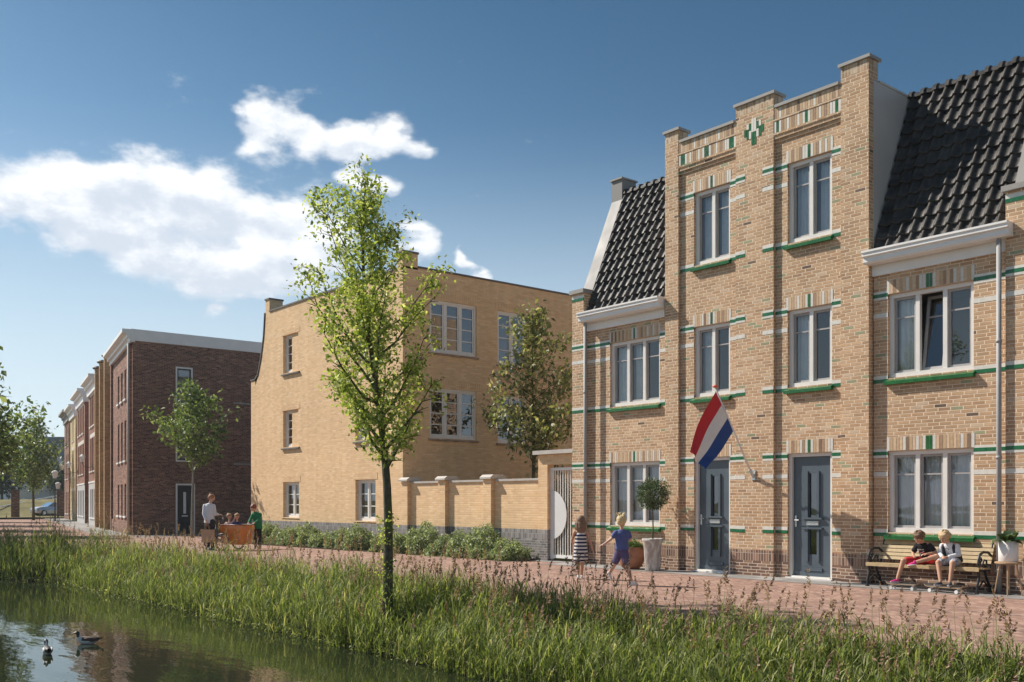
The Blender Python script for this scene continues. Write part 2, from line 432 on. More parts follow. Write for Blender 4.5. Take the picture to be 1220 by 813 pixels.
def mk_bark(name, a, b_, moss=(.10,.14,.03)):
    t = NT(name); tc = t.n('ShaderNodeTexCoord').outputs['Object']
    mp = t.n('ShaderNodeMapping'); mp.inputs['Scale'].default_value = (1,1,.3); t.l(tc, mp.inputs['Vector'])
    nz = t.noise(30, 5, mp.outputs[0]); c = t.ramp(nz, [(.3,a),(.7,b_)])
    ms = t.maprange(t.noise(5, 3, tc), .52, .64, 0, .8)
    c = t.mix(ms, c, moss)
    b = t.n('ShaderNodeBump'); b.inputs['Strength'].default_value = .8; b.inputs['Distance'].default_value = .01
    t.l(nz, b.inputs['Height'])
    return t.out(principled(t, c, .9, 0, .2, b.outputs[0]).outputs[0])
M['bark'] = mk_bark('mossy_bark', (.05,.042,.03), (.16,.14,.09))
M['bark_g'] = mk_bark('grey_bark', (.14,.13,.11), (.34,.32,.28), (.22,.22,.16))
# ------------------------------------------------------------------ building kit
def wall(mb, x0, x1, z0, z1, y, ops=(), splits=(), bandm=lambda z: 0, rd=.12, rm=None):
    """a brick skin facing -y with openings cut out and their reveals"""
    xs = sorted({x0, x1, *[v for o in ops for v in o[:2]]}); zs = sorted({z0, z1, *splits, *[v for o in ops for v in o[2:4]]})
    xs = [v for v in xs if x0 <= v <= x1]; zs = [v for v in zs if z0 <= v <= z1]
    for a, b in zip(xs, xs[1:]):
        for c, d in zip(zs, zs[1:]):
            mx, mz = (a+b)/2, (c+d)/2
            if any(o[0] < mx < o[1] and o[2] < mz < o[3] for o in ops): continue
            mb.quad_xz(a, b, c, d, y, bandm(mz))
    for o in ops:
        a, b, c, d = o[:4]; e = y + rd
        k = bandm((c+d)/2) if rm is None else rm
        mb.face([(a,y,c),(a,e,c),(a,e,d),(a,y,d)], k); mb.face([(b,e,c),(b,y,c),(b,y,d),(b,e,d)], k)
        mb.face([(a,y,d),(a,e,d),(b,e,d),(b,y,d)], k); mb.face([(a,e,c),(a,y,c),(b,y,c),(b,e,c)], k)

def frame_box(mb, x0, x1, z0, z1, y0, y1, w, m=0, bot=None):
    bot = bot or w
    mb.box(x0, x1, y0, y1, z1-w, z1, m); mb.box(x0, x1, y0, y1, z0, z0+bot, m)
    mb.box(x0, x0+w, y0, y1, z0+bot, z1-w, m); mb.box(x1-w, x1, y0, y1, z0+bot, z1-w, m)

def window(root, x0, x1, z0, z1, y, lights=2, loc=(0,0,0), rot=0, style='dutch', sill='green', curtain=(), open_light=None, rows=4, glass='glass', room=1.1, back=None):
    """frame in its reveal, with sashes, glass, curtain and a dim room behind as sub-parts"""
    yf = y + .055
    f = MB(); frame_box(f, x0, x1, z0, z1, yf, yf+.10, .07, 0, .085)
    W = x1 - x0 - .14; mw = .075; lw = (W - mw*(lights-1)) / lights
    cells = []
    for i in range(lights):
        a = x0 + .07 + i*(lw+mw); cells.append((a, a+lw))
        if i < lights-1: f.box(a+lw, a+lw+mw, yf+.012, yf+.09, z0+.085, z1-.07)
    w = f.build('window', M['frame'], root, loc, rot)
    s = MB(); g = MB(); ys = yf + .05
    for i, (a, b) in enumerate(cells):
        c, d = z0+.085, z1-.07
        if style == 'dutch':
            if open_light == i:
                t = MB(); frame_box(t, a+.005, b-.005, 0, d-c-.01, 0, .05, .05)
                t.box(a+.05, b-.05, .01, .035, (d-c)*.70, (d-c)*.70+.03)
                ang = R(9); ca, sa = math.cos(ang), math.sin(ang)
                base = len(s.v)
                s.v += [(vx, ys+.03+vy*ca+vz*sa, c+.01+vz*ca-vy*sa) for vx, vy, vz in t.v]
                s.f += [tuple(base+k for k in ff) for ff in t.f]; s.m += t.m
                hh = (d-c-.05)
                g.face([(a+.05, ys+.055+.05*sa, c+.05), (b-.05, ys+.055+.05*sa, c+.05), (b-.05, ys+.055+hh*sa, c+hh*ca), (a+.05, ys+.055+hh*sa, c+hh*ca)])
                continue
            frame_box(s, a, b, c, d, ys, ys+.045, .045)
            zt = c + (d-c)*.72
            s.box(a+.045, b-.045, ys+.012, ys+.04, zt, zt+.028)
            g.quad_xz(a+.045, b-.045, c+.045, d-.045, ys+.03)
        else:
            frame_box(s, a, b, c, d, ys-.02, ys+.03, .05)
            for r in range(1, rows):
                zz = c + (d-c)*r/rows
                s.box(a+.05, b-.05, ys-.008, ys+.02, zz-.016, zz+.016)
            g.quad_xz(a+.05, b-.05, c+.05, d-.05, ys+.01)
    s.build('sash', M['sash'] if style == 'dutch' else M['frame'], w)
    g.build('glass_pane', M[glass], w, recalc=False)
    r = MB(); yb = y + .17
    X0, X1, Z0, Z1, Y1 = x0-.0, x1+.0, z0, z1, yb+room
    r.face([(X0,Y1,Z0),(X1,Y1,Z0),(X1,Y1,Z1),(X0,Y1,Z1)]); r.face([(X0,yb,Z0),(X0,Y1,Z0),(X0,Y1,Z1),(X0,yb,Z1)])
    r.face([(X1,yb,Z0),(X1,Y1,Z0),(X1,Y1,Z1),(X1,yb,Z1)]); r.face([(X0,yb,Z0),(X1,yb,Z0),(X1,Y1,Z0),(X0,Y1,Z0)])
    r.face([(X0,yb,Z1),(X1,yb,Z1),(X1,Y1,Z1),(X0,Y1,Z1)])
    r.build('room', M[back or 'room'], w, recalc=False)
    if curtain:
        c = MB()
        for a, b in curtain:
            a = x0+.07+a*(x1-x0-.14); b = x0+.07+b*(x1-x0-.14); n = max(4, int((b-a)/.02))
            for k in range(n):
                p, q = a+(b-a)*k/n, a+(b-a)*(k+1)/n
                yy = lambda v: y+.26+.022*math.sin(v*55)+.01*math.sin(v*23+1)
                c.face([(p,yy(p),z0+.06),(q,yy(q),z0+.06),(q,yy(q),z1-.04),(p,yy(p),z1-.04)])
        c.build('curtain', M['curtain'], w, smooth=True, recalc=False)
    if sill == 'green':
        q = MB(); q.prism_x([(y-.09, z0-.125), (y-.09, z0-.065), (y+.06, z0-.002), (y+.06, z0-.125)], x0-.04, x1+.03)
        q.build('sill', M['green'], w)
    elif sill:
        q = MB(); q.prism_x([(y-.06, z0-.08), (y-.06, z0-.045), (y+.06, z0-.002), (y+.06, z0-.08)], x0-.06, x1+.06)
        q.build('sill', M[sill], w)
    return w

def soldiers(mb, x0, x1, z0, z1, y, seq=None, rnd=random, t=.006, accent=True):
    """upright brick row; material slots: 0 tan 1 brown 2 white 3 green 4 dark"""
    n = max(3, round((x1-x0)/.06)); w = (x1-x0)/n; last = -1
    for i in range(n):
        if seq: k = seq[i % len(seq)]
        else:
            k = rnd.choices([0,1,2,4,5], [4,2.2,1.6,.5,3])[0]
            if k == last: k = 5 if k != 5 else 0
            if accent:
                if i in (0, n-1): k = 2
                c = n//2
                if abs(i-c) < 1 or (n % 2 == 0 and i == c-1): k = 3
                elif abs(i-c) == 1 or (n % 2 == 0 and i in (c-2, c+1)): k = 2
        last = k
        mb.box(x0+i*w+.005, x0+(i+1)*w-.005, y-t, y+.02, z0+.005, z1-.005, k)
    mb.box(x0, x1, y-t+.004, y+.015, z0, z1, 6)
STR = ['st_t', 'st_b', 'st_w', 'green', 'st_d', 'st_l', 'joint']
def course(root, loc, *a, **k):
    m = MB(); soldiers(m, *a, **k); return m.build('soldier_course', [M[q] for q in STR], root, loc)
class BandSet:
    """each run of glazed bricks becomes a part of its own"""
    def __init__(s, root, loc): s.root = root; s.loc = loc
    def run(s, *a):
        m = MB(); bands(m, *a); m.build('glazed_band', [M['wband'], M['gband']], s.root, s.loc)

def bands(mb, x0, x1, y, z, kind):
    """slots: 0 white glazed, 1 green glazed"""
    if kind == 'g':
        mb.box(x0, x1, y-.004, y+.02, z-.08, z-.035, 0); mb.box(x0, x1, y-.006, y+.02, z-.035, z+.03, 1); mb.box(x0, x1, y-.004, y+.02, z+.03, z+.075, 0)
    elif kind == 'w': mb.box(x0, x1, y-.004, y+.02, z-.04, z+.04, 0)
    elif kind == 's': mb.box(x0, x1, y-.006, y+.02, z-.075, z-.01, 1); mb.box(x0, x1, y-.004, y+.02, z-.01, z+.055, 0)

def pantiles(root, x0, x1, y0, z0, y1, z1, tw=.225, rows=12, courses_name='roof_tiles'):
    L = math.hypot(y1-y0, z1-z0); dy, dz = (y1-y0)/L, (z1-z0)/L; ny, nz = -dz, dy
    n = int(round((x1-x0)/tw)); K = 10; V = []; Q = []
    xs = np.linspace(x0, x1, n*K+1); N = len(xs)
    ph = (np.arange(N) % K)/K
    wave = np.where(ph < .55, .055*np.sin(math.pi*ph/.55), -.012*np.sin(math.pi*(ph-.55)/.45))
    rh = L/rows
    rng = np.random.RandomState(5)
    for r in range(rows):
        base = len(V)
        jit = np.repeat(rng.uniform(-.004, .004, n+1), K)[:N]
        for e, lift in ((0.0, .018), (0.0, .052), (.07, .054), (.55, .030), (1.06, .006)):
            s_ = r*rh + e*rh
            for x, hh, jj in zip(xs, wave+lift, jit): V.append((x, y0+dy*s_+ny*(hh+jj), z0+dz*s_+nz*(hh+jj)))
        for j in range(4):
            for i in range(N-1):
                a = base+j*N+i; Q.append((a, a+1, a+1+N, a+N))
    o = fast_mesh('roof_tiles', V, Q, M['tile'], root, loc=tuple(-v for v in root.location))
    # ridge of half-round tiles
    m = MB(); k = int((x1-x0)/.22)
    for i in range(k):
        a = x0+(x1-x0)*i/k; b = x0+(x1-x0)*(i+1)/k
        pts = []
        for q in range(9):
            t = math.pi*q/8
            pts.append((math.cos(t), math.sin(t)))
        for (xa, xb, r0, r1) in ((a, a+.07, .15, .145), (a+.07, b+.02, .115, .095)):
            v0 = [(xa, y1+.03-c*r0, z1+.0+s*r0) for c, s in pts]; v1 = [(xb, y1+.03-c*r1, z1+.0+s*r1) for c, s in pts]
            for q in range(8): m.face([v0[q], v0[q+1], v1[q+1], v1[q]])
            m.face(v0); m.face(v1)
    m.build('ridge_tiles', M['tile'], root, tuple(-v for v in root.location))
    return o

def gutter(root, x0, x1, y, zt, loc):
    g = MB(); p = [(y, zt), (y-.36, zt), (y-.36, zt-.035), (y-.34, zt-.05), (y-.34, zt-.10), (y-.29, zt-.12), (y-.29, zt-.20), (y-.26, zt-.23), (y-.05, zt-.23), (y-.05, zt-.23), (y, zt-.23)]
    g.prism_x(p[:9] + [(y, zt-.23)], x0, x1)
    g.box(x0+.03, x1-.06, y-.05, y+.02, zt-.42, zt-.232)
    return g.build('gutter', M['white'], root, loc)

def downpipe(root, x, y, z1, loc, r=.04):
    d = MB(); d.tube([(x, y, 0.0), (x, y, z1)], r, 14)
    for z in (.35, 2.2, 4.1): d.tube([(x, y, z), (x, y, z+.05)], r+.008, 14)
    return d.build('downpipe', M['pipe'], root, loc, smooth=True)

def house_door(root, x0, x1, z1, y, loc):
    yf = y+.05
    f = MB(); f.box(x0, x0+.065, yf, yf+.12, 0.0, z1); f.box(x1-.065, x1, yf, yf+.12, 0.0, z1); f.box(x0+.065, x1-.065, yf, yf+.12, z1-.065, z1)
    f.box(x0+.065, x1-.065, yf-.02, yf+.12, 0, .055)
    fr = f.build('door_frame', M['frame'], root, loc)
    a, b, c, d = x0+.07, x1-.07, .06, z1-.07; w = b-a; yd = yf+.06
    l = MB(); cx = (a+b)/2
    sx0, sx1 = cx-.075, cx+.10
    ops = [(sx0, sx1, c+1.12, d-.32), (sx0, sx1, c+.42, c+.90)]
    wall(l, a, b, c, d, yd, ops, rd=.03)
    for zz0, zz1 in ((c+1.1, d-.28), (c+.28, c+.92)):       # raised fins beside the glass
        l.box(sx0-.075, sx0-.012, yd-.035, yd, zz0, zz1); l.box(sx1+.012, sx1+.06, yd-.035, yd, zz0, zz1)
    l.box(sx0-.13, sx1+.13, yd-.06, yd, c+.91, c+.945); l.box(sx0-.13, sx1+.13, yd-.06, yd, c+1.10, c+1.135)
    l.box(sx0-.12, sx1+.12, yd-.03, yd, c+.10, c+.16)
    l.box(a, b, yd-.012, yd, c, c+.09)
    lf = l.build('door', M['door'], root, loc, recalc=False)
    g = MB(); [g.quad_xz(o[0], o[1], o[2], o[3], yd+.028) for o in ops]; g.build('door_glass', M['glass_d'], lf, recalc=False)
    k = MB(); k.quad_xz(a, b, c, d, yd+.20); k.build('hall', M['room'], lf, recalc=False)
    h = MB(); h.box(a+.035, a+.075, yd-.02, yd, c+.95, c+1.17); h.tube([(a+.055, yd-.02, c+1.08), (a+.055, yd-.06, c+1.08), (a+.15, yd-.06, c+1.08)], .011, 8)
    h.build('handle', M['metal'], lf)
    m = MB(); m.box(cx-.12, cx+.14, yd-.025, yd, c+.985, c+1.065); m.box(cx-.10, cx+.12, yd-.03, yd-.024, c+1.035, c+1.05); m.build('letter_plate', M['metal'], lf)
    st = MB(); st.box(x0-.02, x1+.02, y-.06, y+.05, 0, .03)
    st.build('doorstep', M['frame'], root, loc)
    return lf

WALLM = ['tan', 'plinth', 'plinth_soldier', 'tan_soldier']
def wm(z): return 1 if z < .31 else (2 if z < .53 else 0)
rs = random.Random(3)
LZ = (2.377, 5.245, 8.11); WZ = (2.0, 4.88, 7.75)

# ------------------------------------------------------------------ mansard house, left
def mansard(name, label, X0, X1, wx0, wx1, pier, pipe_x, open_light=None, curtains=((), ()), side=None, backs=(None, None)):
    rx0, rx1 = X0, X1
    cx = (X0+X1)/2
    root = thing(name, label, 'house', (cx, 0, 0)); loc = (-cx, 0, 0)
    ops = [(wx0, wx1, .95, 2.41), (wx0, wx1, 3.73, 5.24)]
    w = MB(); wall(w, X0, X1, 0, 5.66, 0, ops, (.31, .53), wm)
    for a, b in pier:                                        # projecting end pier
        for c, d in ((0, .31), (.31, .53), (.53, 6.55)): w.box(a, b, -.13, .15, c, d, wm((c+d)/2))
    w.build('wall', [M[k] for k in WALLM], root, loc)
    window(root, wx0, wx1, .95, 2.41, 0, 3, loc, curtain=curtains[0], back=backs[0])
    window(root, wx0, wx1, 3.73, 5.24, 0, 3, loc, curtain=curtains[1], open_light=open_light, back=backs[1])
    for z in (2.415, 5.245): course(root, loc, wx0-.02, wx1+.02, z, z+.25, 0, rnd=rs)
    b = BandSet(root, loc)
    segs = [(X0, wx0, 0), (wx1, X1, 0)] + [(p[0]-.002, p[1]+.002, -.13) for p in pier]
    for x0, x1, y in segs:
        if y and False: continue
        for z, k in ((LZ[0],'g'), (LZ[1],'g'), (WZ[0],'w'), (WZ[1],'w'), (.95,'s'), (3.73,'s')): b.run(x0, x1, y, z, k)
    for p in pier: b.run(p[0]-.002, p[1]+.002, -.13, 6.44, 's')
    c = MB()
    for a, d in pier: c.box(a-.05, d+.05, -.19, .2, 6.55, 6.64)
    if pier: c.build('pier_cap', M['cap'], root, loc)
    pantiles(root, X0, X1, -.02, 6.0, 1.33, 9.2)
    body = MB(); body.prism_x([(.0, 5.70), (.02, 5.98), (1.36, 9.16), (8, 9.16), (8, 0), (1.36, 0), (1.36, 5.70)], X0+.02, X1-.02)
    body.build('roof_structure', M['cap_d'], root, loc)
    return root, loc

hl, loc = mansard('brick_house', 'narrow tan brick house with small black tiled roof, left of the flag', -17.1, -14.52, -16.33, -14.77,
    [(-17.5, -17.1)], -16.98, curtains=(((0,.31), (.35,.65), (.69,.98)), ((0,.30), (.36,.5), (.85,.98))))
gutter(hl, -17.12, -14.53, 0, 6.03, loc); downpipe(hl, -16.98, -.19, 5.78, loc)
def fire_wall(root, x0, x1, loc):
    m = MB(); yz = lambda z: (z-6.0)/3.2*1.35
    p = [(yz(6.5)-.10, 6.5), (.6, 6.5), (1.7, 9.0), (1.7, 9.58), (1.2, 9.58), (1.2, 9.06)]
    m.prism_x(p, x0, x1); return m.build('parapet', M['parapet'], root, loc)
fire_wall(hl, -17.46, -17.10, loc)
m = MB(); m.box(-17.49, -17.07, 1.16, 1.74, 9.58, 9.62); m.build('parapet_cap', M['cap'], hl, loc)
m = MB()
for c, d in ((0,.31),(.31,.53),(.53,6.5)): m.face([(-17.5,.15,c),(-17.5,8,c),(-17.5,8,d),(-17.5,.15,d)], wm((c+d)/2))
m.face([(-17.5,.15,6.5),(-17.5,8,6.5),(-17.5,8,9.16),(-17.5,1.4,9.16)], 0)
m.build('side_wall', [M[k] for k in WALLM], hl, loc)

hr, loc = mansard('brick_house', 'tan brick house behind the bench with big black tiled roof and a tilted open window', -9.58, -7.17, -9.3, -7.75,
    [(-7.17, -6.55)], -7.25, open_light=1, curtains=(((0,.31), (.35,.65), (.69,1)), ((0,.26),)), backs=('room_l', None))
gutter(hr, -9.62, -7.05, 0, 6.03, loc); downpipe(hr, -7.25, -.19, 5.78, loc)
fire_wall(hr, -7.17, -6.81, loc)

# far-right neighbour, only its first metre can be seen past the pier
hn = thing('brick_house', 'tan brick house at the right edge, only a strip beyond the pier showing', 'house', (-3.5, 0, 0)); loc = (3.5, 0, 0)
m = MB(); wall(m, -6.55, -.6, 0, 5.66, 0, [(-5.6, -4.05, .95, 2.41), (-5.6, -4.05, 3.73, 5.24)], (.31,.53), wm); m.build('wall', [M[k] for k in WALLM], hn, loc)
window(hn, -5.6, -4.05, .95, 2.41, 0, 3, loc, curtain=((0,.3),)); window(hn, -5.6, -4.05, 3.73, 5.24, 0, 3, loc)
pantiles(hn, -6.81, -.6, -.02, 6.0, 1.33, 9.2); gutter(hn, -6.5, -.6, 0, 6.03, loc)
m = MB(); m.prism_x([(.0, 5.70), (.02, 5.98), (1.36, 9.16), (8, 9.16), (8, 0), (1.36, 0), (1.36, 5.70)], -6.81, -.6); m.build('roof_structure', M['cap_d'], hn, loc)

# ------------------------------------------------------------------ tall middle block: two town houses under one stepped parapet
def bay_house(label, sgn):
    left = sgn < 0
    X0, X1 = (-14.5, -12.13) if left else (-12.13, -9.6)
    root = thing('town_house', label, 'house', ((X0+X1)/2, 0, 0)); loc = (-(X0+X1)/2, 0, 0)
    o0, o1 = (-13.74, -12.78) if left else (-11.38, -10.40)
    bx0, bx1 = (-14.12, -12.58) if left else (-11.66, -10.17)
    yb = -.06
    ops = [(o0, o1, .0, 2.44), (o0, o1, 3.74, 5.25), (o0, o1, 6.57, 8.14)]
    w = MB(); wall(w, bx0, bx1, 0, 8.62, yb, ops, (.31,.53), wm)
    w.box(bx0, bx1, -.085, .1, 8.62, 8.69, 0); w.box(bx0, bx1, -.115, .1, 8.69, 9.30, 0)
    w.box(bx0, bx1, -.135, .1, 8.76, 8.80, 0); w.box(bx0, bx1, -.13, .1, 9.045, 9.075, 0)
    w.build('wall', [M[k] for k in WALLM], root, loc)
    piers = [(-14.5, -14.12), (-12.58, -12.13)] if left else [(-12.13, -11.66), (-10.17, -9.6)]
    for a, b in piers:
        p = MB()
        for c, d in ((0, .31), (.31, .53), (.53, 9.40), (9.40, 9.60)): p.box(a, b, -.13, .18, c, d, 3 if c > 9 else wm((c+d)/2))
        p.build('pier', [M[k] for k in WALLM], root, loc)
    house_door(root, o0, o1, 2.44, yb, loc)
    window(root, o0, o1, 3.74, 5.25, yb, 2, loc, curtain=((0,.42),) if left else ((0,.44),))
    window(root, o0, o1, 6.57, 8.14, yb, 2, loc, curtain=((0,.40),(.6,.98)))
    r2 = random.Random(5+sgn)
    for z in (2.445, 5.255, 8.145): course(root, loc, o0-.03, o1+.03, z, z+.26, yb, rnd=r2)
    course(root, loc, bx0, bx1, 9.08, 9.295, -.115, rnd=r2, accent=False)
    n = max(3, round((bx1-bx0)/.06)); seq = []
    for i in range(n):
        t = i/(n-1)
        k = 0
        for c in (.06, .5, .94):
            if abs(t-c) < .5/(n-1)+.001: k = 3
            elif abs(t-c) < 1.5/(n-1)+.001: k = 2
        if k == 0: k = 2 if i % 4 == 1 else (1 if i % 4 == 3 else 0)
        seq.append(k)
    course(root, loc, bx0, bx1, 8.805, 9.04, -.115, seq=seq)
    b = BandSet(root, loc)
    inner = (o1, -12.58, yb) if left else (-11.66, o0, yb)
    innerp = (-12.58, -12.35, -.13) if left else (-11.92, -11.66, -.13)
    outer = (-14.12, o0, yb) if left else (o1, -10.17, yb)
    for x0, x1, y in (inner, innerp, outer):
        for k in range(3):
            b.run(x0, x1, y, LZ[k]+(.02 if k==0 else 0), 'g'); b.run(x0, x1, y, WZ[k], 'w')
        for z in (.95, 3.74, 6.57): b.run(x0, x1, y, z, 's')
    c = MB(); c.box(bx0+.04, bx1-.04, -.16, .2, 9.302, 9.36); c.build('coping', M['cap'], root, loc)
    for a, d in piers:
        e0 = a-(.04 if abs(a+12.13) > .01 else 0); e1 = d+(.04 if abs(d+12.13) > .01 else 0)
        c = MB(); c.box(e0, e1, -.17, .24, 9.602, 9.66); c.build('pier_cap', M['cap'], root, loc)
    bd = MB(); bd.box(X0+.01, X1-.01, 1.36, 8, 0, 5.5); bd.box(X0+.01, X1-.01, 1.42, 8, 5.5, 9.22)
    bd.box(X0, X1, .18, 1.42, 9.14, 9.22)
    bd.build('rear_volume', M['zinc'], root, loc)
    z = MB()
    xs = X0 if left else X1
    z.prism_x([(.02, 5.7), (.02, 9.22), (1.5, 9.22), (1.5, 5.7)], xs-.012, xs+.012)
    z.box(xs-.03, xs+.03, 0.2, 1.5, 9.22, 9.26)
    z.build('zinc_cheek', M['zinc'], root, loc)
    return root, loc
tl, locl = bay_house('tall brick town house whose front door stands under the flag', -1)
tr, locr = bay_house('tall brick town house with grey front door beside the bench', 1)
# glazed diamond on the middle pier, half on each house
mt = MB()
cx = -12.13
for dx, z0, z1, k in ((-.03,8.72,8.98,3),(.03,8.72,8.98,3),(-.03,8.985,9.25,2),(.03,8.985,9.25,2),(-.09,8.86,9.02,2),(.09,8.86,9.02,2),(-.09,9.025,9.17,3),(.09,9.025,9.17,3),
                      (-.15,8.86,9.06,3),(.15,8.86,9.06,3),(-.15,9.065,9.17,2),(.15,9.065,9.17,2),(-.21,8.93,9.07,3),(.21,8.93,9.07,3)):
    mt.box(cx+dx-.027, cx+dx+.027, -.136, -.12, z0, z1, k)
mt.build('glazed_motif', [M[k] for k in STR], tr, locr)

# ------------------------------------------------------------------ sand-coloured building with the stepped gable
XY = -25.22
yb_ = thing('apartment_building', 'large sand coloured brick building with a plain gable and white framed windows', 'building', (-30.4, 0, 0)); loc = (30.4, 0, 0)
YM = ['yellow', 'greyb', 'greyb_soldier']; ym = lambda z: 1 if z < .55 else (2 if z < .79 else 0)
ops = [(-33.25, -32.0, .93, 2.22), (-28.05, -26.8, .88, 2.22), (-33.25, -32.05, 3.50, 4.85), (-33.25, -32.05, 6.23, 7.62), (-28.05, -26.8, 3.50, 4.85), (-28.05, -26.8, 6.23, 7.62)]
w = MB(); wall(w, -34.5, XY, 0, 8.68, 0, ops, (.55,.79), ym, rd=.16, rm=0)
prof = [(-35.75, 6.0), (-35.35, 6.35), (-35.05, 7.0), (-34.82, 7.8), (-34.7, 8.68)]
w.face([(-36.0,0,0),(-34.5,0,0),(-34.5,0,.55),(-36.0,0,.55)], 1); w.face([(-36.0,0,.55),(-34.5,0,.55),(-34.5,0,.79),(-36.0,0,.79)], 2)
w.face([(-36.0,0,.79),(-34.5,0,.79),(-34.5,0,6.0),(-36.0,0,6.0)], 0)
w.face([(-36.0,0,6.0),(-35.62,0,6.0),(-35.62,0,6.2),(-36.0,0,6.2)], 0)
w.face([(-35.62,0,6.0),(-34.5,0,6.0),(-34.5,0,8.68),(-34.7,0,8.68),(-34.82,0,7.8),(-35.05,0,7.0),(-35.35,0,6.35)], 0)
w.build('gable_wall', [M[k] for k in YM], yb_, loc)
for x0 in (-34.72, -25.55):                     # the two stubs on the gable
    s = MB(); s.box(x0, x0+.33, 0.001, .55, 8.68, 9.16); s.build('gable_stub', M['yellow'], yb_, loc)
    s = MB(); s.box(x0-.03, x0+.36, -.03, .58, 9.162, 9.22); s.build('stub_cap', M['cap_d'], yb_, loc)
c = MB(); c.box(-34.38, -25.58, -.035, .4, 8.682, 8.74)
e = [(-36.03,6.22),(-35.64,6.22),(-35.36,6.4),(-35.08,7.03),(-34.86,7.82),(-34.745,8.7)]
for a, b in zip(e, e[1:]):
    d = Vector((b[0]-a[0], b[1]-a[1])).normalized(); nx, nz = -d.y*.05, d.x*.05
    c.prism_y([a, b, (b[0]+nx, b[1]+nz), (a[0]+nx, a[1]+nz)], -.03, .4)
c.build('coping', M['cap_d'], yb_, loc)
window(yb_, -33.25, -32.0, .93, 2.22, .06, 2, loc, style='grid', rows=3, sill='cap_d', glass='glass_d', room=.8)
window(yb_, -28.05, -26.8, .88, 2.22, .06, 2, loc, style='grid', rows=3, sill='cap_d', glass='glass_d', room=.8)
for x0, x1 in ((-33.25, -32.05), (-28.05, -26.8)):
    for z0, z1 in ((3.5, 4.85), (6.23, 7.62)):
        window(yb_, x0, x0+.62, z0, z1, .06, 1, loc, style='grid', rows=4, sill=None, glass='glass_d', room=.8)
        k = MB(); k.box(x0+.62, x1, .05, .3, z0, z1); k.build('bricked_panel', M['yellow'], yb_, loc)
        k = MB(); k.prism_x([(-.07, z0-.09), (-.07, z0-.04), (.06, z0-.002), (.06, z0-.09)], x0-.06, x1+.12); k.build('sill', M['cap_d'], yb_, loc)
for o in ops:
    n = 18; x0, x1 = o[0]-.12, o[1]+.12; l = MB()
    for i in range(n): l.box(x0+(x1-x0)*i/n+.004, x0+(x1-x0)*(i+1)/n-.004, -.008, .02, o[3]+.003, o[3]+.22)
    l.build('flat_arch', M['yellow'], yb_, loc)
# side wall, turned to face the gardens
sloc = (XY+30.4, 0, 0); srot = math.pi/2
ops = [(1.0, 2.85, 6.2, 7.85), (3.72, 5.0, 6.06, 7.83), (7.08, 8.4, 6.0, 7.7), (1.0, 2.85, 3.5, 5.08), (3.72, 5.0, 3.45, 5.02), (7.08, 8.4, 3.4, 4.95)]
w = MB(); wall(w, .002, 9.4, 0, 8.74, 0, ops, (.55,.79), ym, rd=.10, rm=0); w.build('side_wall', [M[k] for k in YM], yb_, sloc, srot)
for o in ops:
    window(yb_, o[0], o[1], o[2], o[3], 0, 3 if o[1]-o[0] > 1.5 else 2, sloc, srot, style='grid', rows=4, sill='plinth', glass='glass_d', room=.8)
for o in ops:
    n = 24; x0, x1 = o[0]-.1, o[1]+.2; l = MB()
    for i in range(n): l.box(x0+(x1-x0)*i/n+.004, x0+(x1-x0)*(i+1)/n-.004, -.012, .02, o[3]+.06, o[3]+.27)
    l.build('flat_arch', M['yellow'], yb_, sloc, srot)
c = MB(); c.box(.56, 9.44, -.035, .3, 8.742, 8.80); c.build('coping', M['cap_d'], yb_, sloc, srot)
c = MB(); c.box(-35.9, XY-1.0, 1.0, 9.4, 0, 6.0); c.box(-34.5, XY-1.0, 1.0, 9.4, 6.0, 8.6); c.box(-34.6, XY-.3, .3, 9.4, 8.52, 8.6); c.box(-36.0,-35.9,0.01,9.4,0,6.2); c.box(-36, XY-.3, 9.3, 9.4, 0, 8.6)
c.box(-35.95,-34.6,.05,9.3,5.95,6.05)
c.face([(-36,.4,6.2),(-34.6,.4,8.6),(-34.6,9.4,8.6),(-36,9.4,6.2)])
c.build('rear_volume', M['cap_d'], yb_, loc)

# ------------------------------------------------------------------ garden wall and gate
gw = thing('garden_wall', 'sand coloured brick garden wall with three capped piers', 'wall', (-22, .05, 0)); loc = (22, -.05, 0)
w = MB()
for c, d in ((0,.55),(.55,.79),(.79,2.05)): w.box(-25.21, -18.92, .06, .28, c, d, ym((c+d)/2))
w.build('wall_panel', [M[k] for k in YM], gw, loc)
for a in (-25.2, -23.25, -21.12):
    p = MB()
    for c, d in ((0,.55),(.55,.79),(.79,2.12)): p.box(a, a+.34, -.07, .35, c, d, ym((c+d)/2))
    p.build('pier', [M[k] for k in YM], gw, loc)
    p = MB(); p.box(a-.07, a+.41, -.14, .42, 2.122, 2.17); p.prism_x([(-.14,2.17),(.42,2.17),(.32,2.24),(-.04,2.24)], a-.07, a+.41); p.build('pier_cap', M['cap_l'], gw, loc)
for a, d in ((-24.86, -23.32), (-22.84, -21.19), (-20.71, -18.92)):
    c = MB(); c.box(a, d, .02, .32, 2.052, 2.11); c.build('coping', M['cap_l'], gw, loc)

